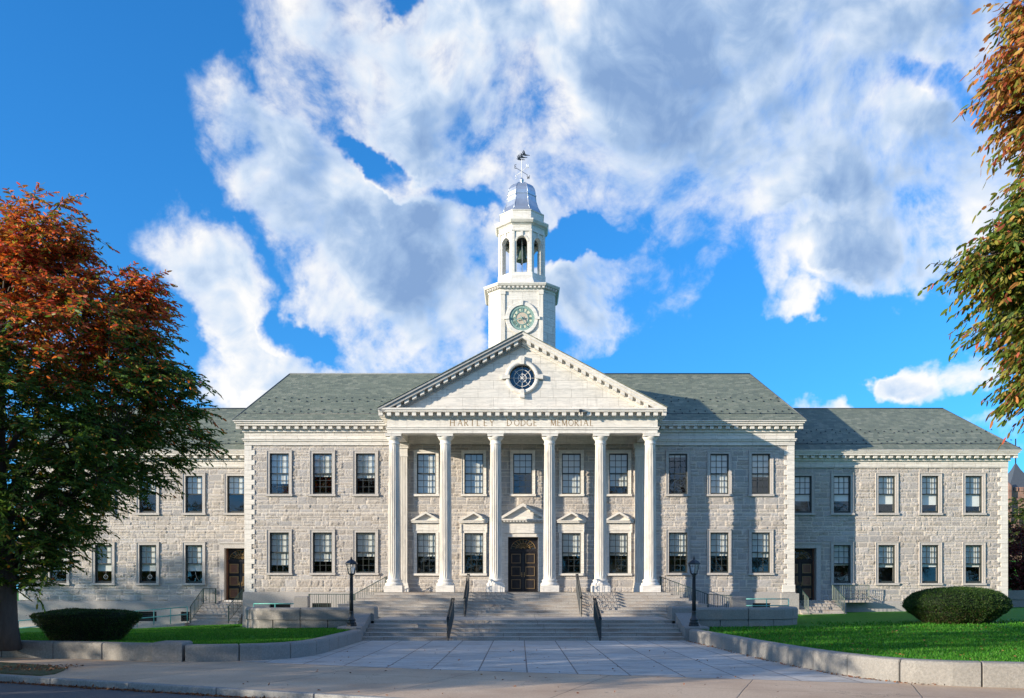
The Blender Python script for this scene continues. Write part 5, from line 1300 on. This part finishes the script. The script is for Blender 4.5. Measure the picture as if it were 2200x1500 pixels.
# bare twigs at the top of that tree are part of its trunk mesh; the tree by the kerb on the other side:
def clipR(p): return True
EDGE = [(2165, 20, .45), (2130, 90, .42), (2110, 160, .40), (2150, 215, .42), (2185, 290, .40), (2180, 360, .42), (2165, 430, .45), (2125, 490, .45), (2085, 545, .42), (2040, 575, .30), (2110, 600, .45), (2140, 660, .42), (2165, 720, .40), (2180, 790, .36), (2185, 850, .30), (2200, 450, .5), (2200, 600, .5), (2190, 150, .5), (2200, 700, .45)]
TR = (12.2, 12.0)
tree('street_tree', (TR[0], TR[1], 0), [(3.6, 2.2), (4.6, 3.6), (5.6, 4.1), (6.6, 4.3), (7.6, 4.3), (8.6, 4.1), (9.6, 4.0), (11, 3.9), (12.5, 3.2), (13.6, 1.6)], [(X(px+74, 12)-TR[0], 0.0, Z(py, 12), r_*.85, r_*.65, 13) for px, py, r_ in EDGE], 400, 150, .125, pal_right, 8,
     'yellow and orange-leaved tree whose branches hang into the picture above the domed hedge', trunk_r=.3, limb0=2.6, twigs=8, droop=.5, six=True, hang=.95)
# street trees further along the road, whose shade lies over the forecourt
SH = [((-18.5, 13.5, -.1), 21, .92), ((-29, 9.5, -.1), 22, .84), ((-37, 18.0, .0), 23, .80), ((-46, 9, -.1), 24, 1.05), ((-32.5, 26.5, .1), 26, .78), ((-61, 27, .1), 27, 1.1)]
def pal_mix(Pn, rs, loc): return pick(PAL, [3, 3, 2, 1.5, .6, .3, .2], rs, len(Pn))*rs.uniform(.7, 1.2, (len(Pn), 1))
SHL = ['street tree nearest the camera on the left', 'street tree by the kerb between two others on the left', 'street tree close behind the autumn tree on its far side from the hall', 'street tree farthest down the road on the left', 'lawn tree beyond the autumn tree, out of the frame', 'tall tree at the far end of the left lawn']
src = tree('street_tree', SH[0][0], [(z, r) for z, r in LPROF], [], 330, 80, .24, pal_mix, 31, SHL[0], 'street trees along the road', trunk_r=.36, limb0=1.9, twigs=8)
for (loc, sd, sc), lab in list(zip(SH, SHL)):
    if sd == 21: src.scale = (sc,)*3; continue
    c = src.copy(); COL.objects.link(c); c.location = loc; c.scale = (sc,)*3; c.rotation_euler = (0, 0, sd*1.7); c['label'] = lab
    for ch in src.children: d = ch.copy(); COL.objects.link(d); d.parent = c

# trees across the road behind the viewer: what the window panes mirror
for i, xx in enumerate((-66, -52, -41, -27, -16, -4, 8, 21, 33, 47, 60, 74)):
    c = src.copy(); COL.objects.link(c); c.location = (xx, -34-(i*37 % 11), -.15); k_ = 1.15+.05*(i*7 % 5); c.scale = (k_*1.15, k_*1.15, k_); c.rotation_euler = (0, 0, i*2.1)
    c['label'] = 'one of the trees across the road, seen only mirrored in the window panes'; c['group'] = 'trees across the road mirrored in the panes'
    for ch in src.children: d = ch.copy(); COL.objects.link(d); d.parent = c
# hedges
def hedge(loc, fn, n, label, seed, size=.06):
    rs = np.random.RandomState(seed); t = thing('trimmed_hedge', label, 'hedge', loc)
    nu, nv = 72, 30; V = []
    for j in range(nv):
        for i in range(nu): V.append(fn(2*pi*i/nu, j/(nv-1), .93))
    I, J = np.meshgrid(np.arange(nu), np.arange(nv-1), indexing='ij'); a = (J*nu+I).ravel(); bq = (J*nu+(I+1) % nu).ravel()
    link('branches', np_mesh('branches', np.array(V), np.stack([a, bq, bq+nu, a+nu], 1), 'core'), t)  # closed inner shell; the shade inside the hedge is its near-black colour
    uu = rs.uniform(0, 2*pi, n); vv = rs.uniform(0, 1, n)
    P_ = np.array([fn(u, v, 1.0) for u, v in zip(uu, vv)]); P2 = np.array([fn(u, v, .9) for u, v in zip(uu, vv)])
    N_ = P_-P2; N_ /= np.linalg.norm(N_, axis=1, keepdims=True)+1e-9
    P_ = P_-N_*rs.uniform(-.015, .10, n)[:, None]*1.0+N_*(vnoise(P_[:, 0]*1+30+P_[:, 1], P_[:, 2]+30, 3.2, seed)[:, None]-.5)*.13+N_*(rs.rand(n, 1) < .05)*rs.uniform(0, .09, (n, 1))
    D_ = N_+rs.normal(size=(n, 3))*.8
    Vv, Ff = leaves(P_, D_, size, .30, rs)
    low = np.clip(1-vv*2.2, 0, 1); brown = (rs.rand(n) < low*.35)
    c = pick([(.018, .048, .010), (.032, .078, .014), (.060, .115, .02), (.10, .14, .03)], [3, 3, 1.5, .5], rs, n)*rs.uniform(.7, 1.3, (n, 1)); c[brown] = np.array([.10, .07, .04])*rs.uniform(.6, 1.3, (brown.sum(), 1))
    link('foliage', np_mesh('foliage', Vv, Ff, 'needle', np.repeat(c, 4, axis=0)), t); return t
def h_left(u, v, k):
    # flat-topped clipped yew, narrower at the base
    a, b_ = 1.54*k, 1.15*k; zs_ = [0, .25, .6, .8, .88, .94, 1.0]; rr = [.60, .72, .92, 1.0, .97, .80, .0]; r = np.interp(v, [0, .2, .45, .6, .68, .8, 1], rr); z = np.interp(v, [0, .2, .45, .6, .68, .8, 1], zs_)*1.06*(.97 if k < 1 else 1)
    cu, su = math.cos(u), math.sin(u); q = 2.6; s = (abs(cu)**q+abs(su)**q)**(-1/q); wob = 1+.04*math.sin(3*u+1)+.02*math.sin(7*u)
    return (a*r*s*cu*wob, b_*r*s*su*wob, .02+z-.05*(math.sin(2*u+.5) if v > .6 else 0)*r-.06*math.exp(-((cu*r)**2)*20)*(v > .65))
def h_right(u, v, k):
    rr = [.50, .70, .90, 1.0, .95, .80, .55, .0]; zz = [0, .14, .36, .52, .70, .86, .96, 1.0]; kk = [0, .15, .32, .45, .58, .72, .86, 1]
    r = np.interp(v, kk, rr); z = np.interp(v, kk, zz)*1.62*(.96 if k < 1 else 1); cu, su = math.cos(u), math.sin(u); wob = 1+.03*math.sin(3*u+2)+.02*math.sin(5*u)
    return (2.28*k*r*cu*wob, 1.7*k*r*su*wob, z+.06*math.sin(2*u)*r*(v > .3))
hedge((X(170, 26.8), 27.3, .36), h_left, 42000, 'dark flat-topped clipped hedge on the lawn beneath the autumn tree', 41, .05)
hedge((X(2054, 38.2), 38.2, .50), h_right, 60000, 'dark dome-shaped clipped hedge on the right lawn in front of the wing', 42, .07)

# grass blades over both lawns, denser near the camera
def blades():
    rs = np.random.RandomState(5); P_ = []
    n = 170000
    x = rs.uniform(7.2, 24, n); y = rs.uniform(14, 40, n); ys = np.interp(x, [p[0] for p in RP], [p[1] for p in RP]); k = (y > ys+.22) & (y < 20+rs.rand(n)*20) & (x < y*.60+1.2)
    P_.append(np.stack([x[k], y[k], lawn_z(x[k], y[k])], 1))
    x = rs.uniform(-19, -6.7, 150000); y = rs.uniform(24.6, 46, 150000); ys = np.interp(x, [p[0] for p in LP], [p[1] for p in LP]); k = (y > ys+.22) & (x > -y*.62)
    P_.append(np.stack([x[k], y[k], lawn_z(x[k], y[k])], 1))
    x = rs.uniform(-14, -11, 5000); y = rs.uniform(20.5, 25, 5000)
    P_ = np.concatenate(P_); inw = ((np.abs(P_[:, 0]) < 13.2) & (P_[:, 1] > 36.2)); P_ = P_[~inw]; n = len(P_)
    D_ = rs.normal(size=(n, 3))*.38; D_[:, 2] = 1; h = rs.uniform(.04, .085, n)[:, None]*(1+.3*(P_[:, 1:2]-20)/20)
    s = rs.normal(size=(n, 3)); s[:, 2] = 0; s /= np.linalg.norm(s, axis=1, keepdims=True); w = .012+.0011*(P_[:, 1:2]-18)
    V = np.stack([P_-s*w, P_+s*w, P_+D_*h], 1).reshape(-1, 3); c = pick([(.035, .16, .013), (.06, .24, .02), (.10, .33, .03), (.13, .26, .04)], [3, 3, 2, .6], rs, n)
    return np_mesh('grass', V, np.arange(3*n).reshape(-1, 3), 'grassblade', np.repeat(c, 3, axis=0))
tag(link('grass', blades()), 'short mown green grass on both lawns', 'grass', None, 'stuff')
# fallen leaves along the kerb, the wall foot and the verge
def litter():
    rs = np.random.RandomState(6); P_ = []
    n = 2600; x = rs.uniform(-14, 1.5, n); y = np.array([kerb_y(v) for v in x])-.20-np.abs(rs.normal(size=n))*.09; P_.append(np.stack([x, y, np.full(n, -.14)], 1))
    n = 500; s = rs.uniform(0, 1, n); x = np.interp(s, np.linspace(0, 1, len(RP)), [p[0] for p in RP])-.27-np.abs(rs.normal(size=n))*.05; y = np.interp(s, np.linspace(0, 1, len(RP)), [p[1] for p in RP])-.02; P_.append(np.stack([x, y, np.full(n, .015)], 1))
    n = 330; x = rs.uniform(-13.4, -11.55, n); y = rs.uniform(21.3, 23.0, n); P_.append(np.stack([x, y, np.full(n, .04)], 1))
    n = 260; x = rs.uniform(-12, 10, n); y = rs.uniform(16, 30, n); k = (y > kerb_y(0)-.435*x+.2) & (np.abs(x) < 6.3); P_.append(np.stack([x[k], y[k], np.full(k.sum(), .012)], 1))
    n = 800; x = rs.uniform(7.6, 24, n); y = rs.uniform(18.5, 36, n); ys = np.interp(x, [p[0] for p in RP], [p[1] for p in RP]); k = y > ys+.3; P_.append(np.stack([x[k], y[k], lawn_z(x[k], y[k])+.05], 1))
    P_ = np.concatenate(P_); n = len(P_); D_ = rs.normal(size=(n, 3)); D_[:, 2] *= .25
    V, F_ = leaves(P_, D_, .075, .42, rs); c = pick([(.20, .07, .03), (.28, .12, .05), (.14, .07, .035), (.30, .17, .07)], [3, 2, 2, 1], rs, n)
    return np_mesh('fallen_leaves', V, F_, 'litter', np.repeat(c, 4, axis=0))
tag(link('fallen_leaves', litter()), 'brown and orange fallen leaves along the kerb and wall foot', 'leaves', None, 'stuff')

# ================================================================ BACKGROUND AT THE RIGHT EDGE
b = MB(); b.add([(30, 62, .4), (140, 62, .4), (160, 95, 5.2), (38, 95, 5.2), (160, 140, 6.5), (38, 140, 6.5), (30, 46, .5), (140, 46, .5)], [(0, 1, 2, 3), (3, 2, 4, 5), (6, 7, 1, 0)], 'lawn'); struct(b.build('hillside'))
b = MB(); x0 = 29.3
for k in range(5): b.box(x0+k*2.3+.01, x0+(k+1)*2.3-.01, 51.8, 52.3, .3, 1.42, 'garden'); b.box(x0+k*2.3+.01, x0+(k+1)*2.3-.01, 51.74, 52.36, 1.43, 1.98, 'garden')
tag(b.build('retaining_wall'), 'low grey two-course wall just past the far corner of the right wing', 'wall')
D = 112
t = thing('stone_tower', 'reddish-brown stone church tower with a slate spire beyond the right wing', 'tower', (X(2205, D), D, 0))
b = MB(); w = 2.45; zt = Z(1060, D)
b.box(-w, w, -w, w, 0, zt, 'brick'); b.box(-w-.12, w+.12, -w-.12, w+.12, zt-1.2, zt-.9, 'brick')
for s in range(7):
    for (ax, ay) in ((1, 0), (0, 1)):
        for e in (-1, 1):
            u = -w+.35+s*(2*w-.7)/6
            b.box(*((u-.22, u+.22, e*w-.15, e*w+.15) if ax else (e*w-.15, e*w+.15, u-.22, u+.22)), zt, zt+.5, 'brick')
for e in (-1, 1):
    b.lathe([(.5, zt-4), (.62, zt-2.5), (.62, zt+.6), (.0, zt+1.3)], 'brick', -w, e*w, 10, False)
b.box(-1.0, -.1, -w-.03, -w+.3, zt-4.3, zt-2.2, 'dark'); b.build('tower_wall', t)
b = MB(); b.rings([[(r*math.cos(2*pi*i/4+pi/4), r*math.sin(2*pi*i/4+pi/4), z) for i in range(4)] for r, z in ((3.2, zt+.1), (1.5, zt+1.9), (.55, zt+3.1), (.08, zt+3.9))], 'copper_dk'); b.build('spire', t)
b = MB(); zc = zt+3.9; b.tube([(0, 0, zc-.3), (0, 0, zc+3.2)], .07, 'iron', 6); b.tube([(-.55, 0, zc+2.1), (.55, 0, zc+2.1)], .07, 'iron', 6); b.build('cross', t)
t.location.x = X(2182, D)+.0
def pal_red(Pn, rs, loc): return pick([(.12, .018, .02), (.20, .03, .03), (.07, .02, .02), (.16, .06, .03)], [3, 2, 2, 1], rs, len(Pn))*rs.uniform(.7, 1.2, (len(Pn), 1))
def pal_grn(Pn, rs, loc): return pick([(.05, .09, .02), (.10, .14, .03), (.03, .06, .015), (.2, .16, .04)], [3, 2, 2, .6], rs, len(Pn))*rs.uniform(.7, 1.2, (len(Pn), 1))
tree('maple_tree', (X(2196, 68), 68, .9), [(1.0, 1.2), (2.0, 2.2), (3.6, 2.6), (5, 1.9), (5.9, .7)], [], 130, 120, .26, pal_red, 51, 'dark red maple beyond the far corner of the right wing', trunk_r=.16, limb0=.8, twigs=8)
tree('green_tree', (X(2210, 92), 92, 4.0), [(2, 1.6), (4, 3.2), (6, 3.4), (7.8, 1.6)], [], 110, 110, .34, pal_grn, 52, 'yellow-green tree at the foot of the church tower', trunk_r=.2, limb0=1.2, twigs=8)
for i, (xx, yy, lab) in enumerate(((58, 125, 'distant leafy tree on the slope right of the church tower'), (47, 150, 'distant tree behind the church tower'), (-62, 75, 'distant tree far behind the autumn tree'))):
    c = bpy.data.objects['green_tree'].copy(); COL.objects.link(c); c.location = (xx, yy, 4 if xx > 0 else 0); c.scale = (1.2,)*3; c['label'] = lab
    for ch in bpy.data.objects['green_tree'].children: d = ch.copy(); COL.objects.link(d); d.parent = c
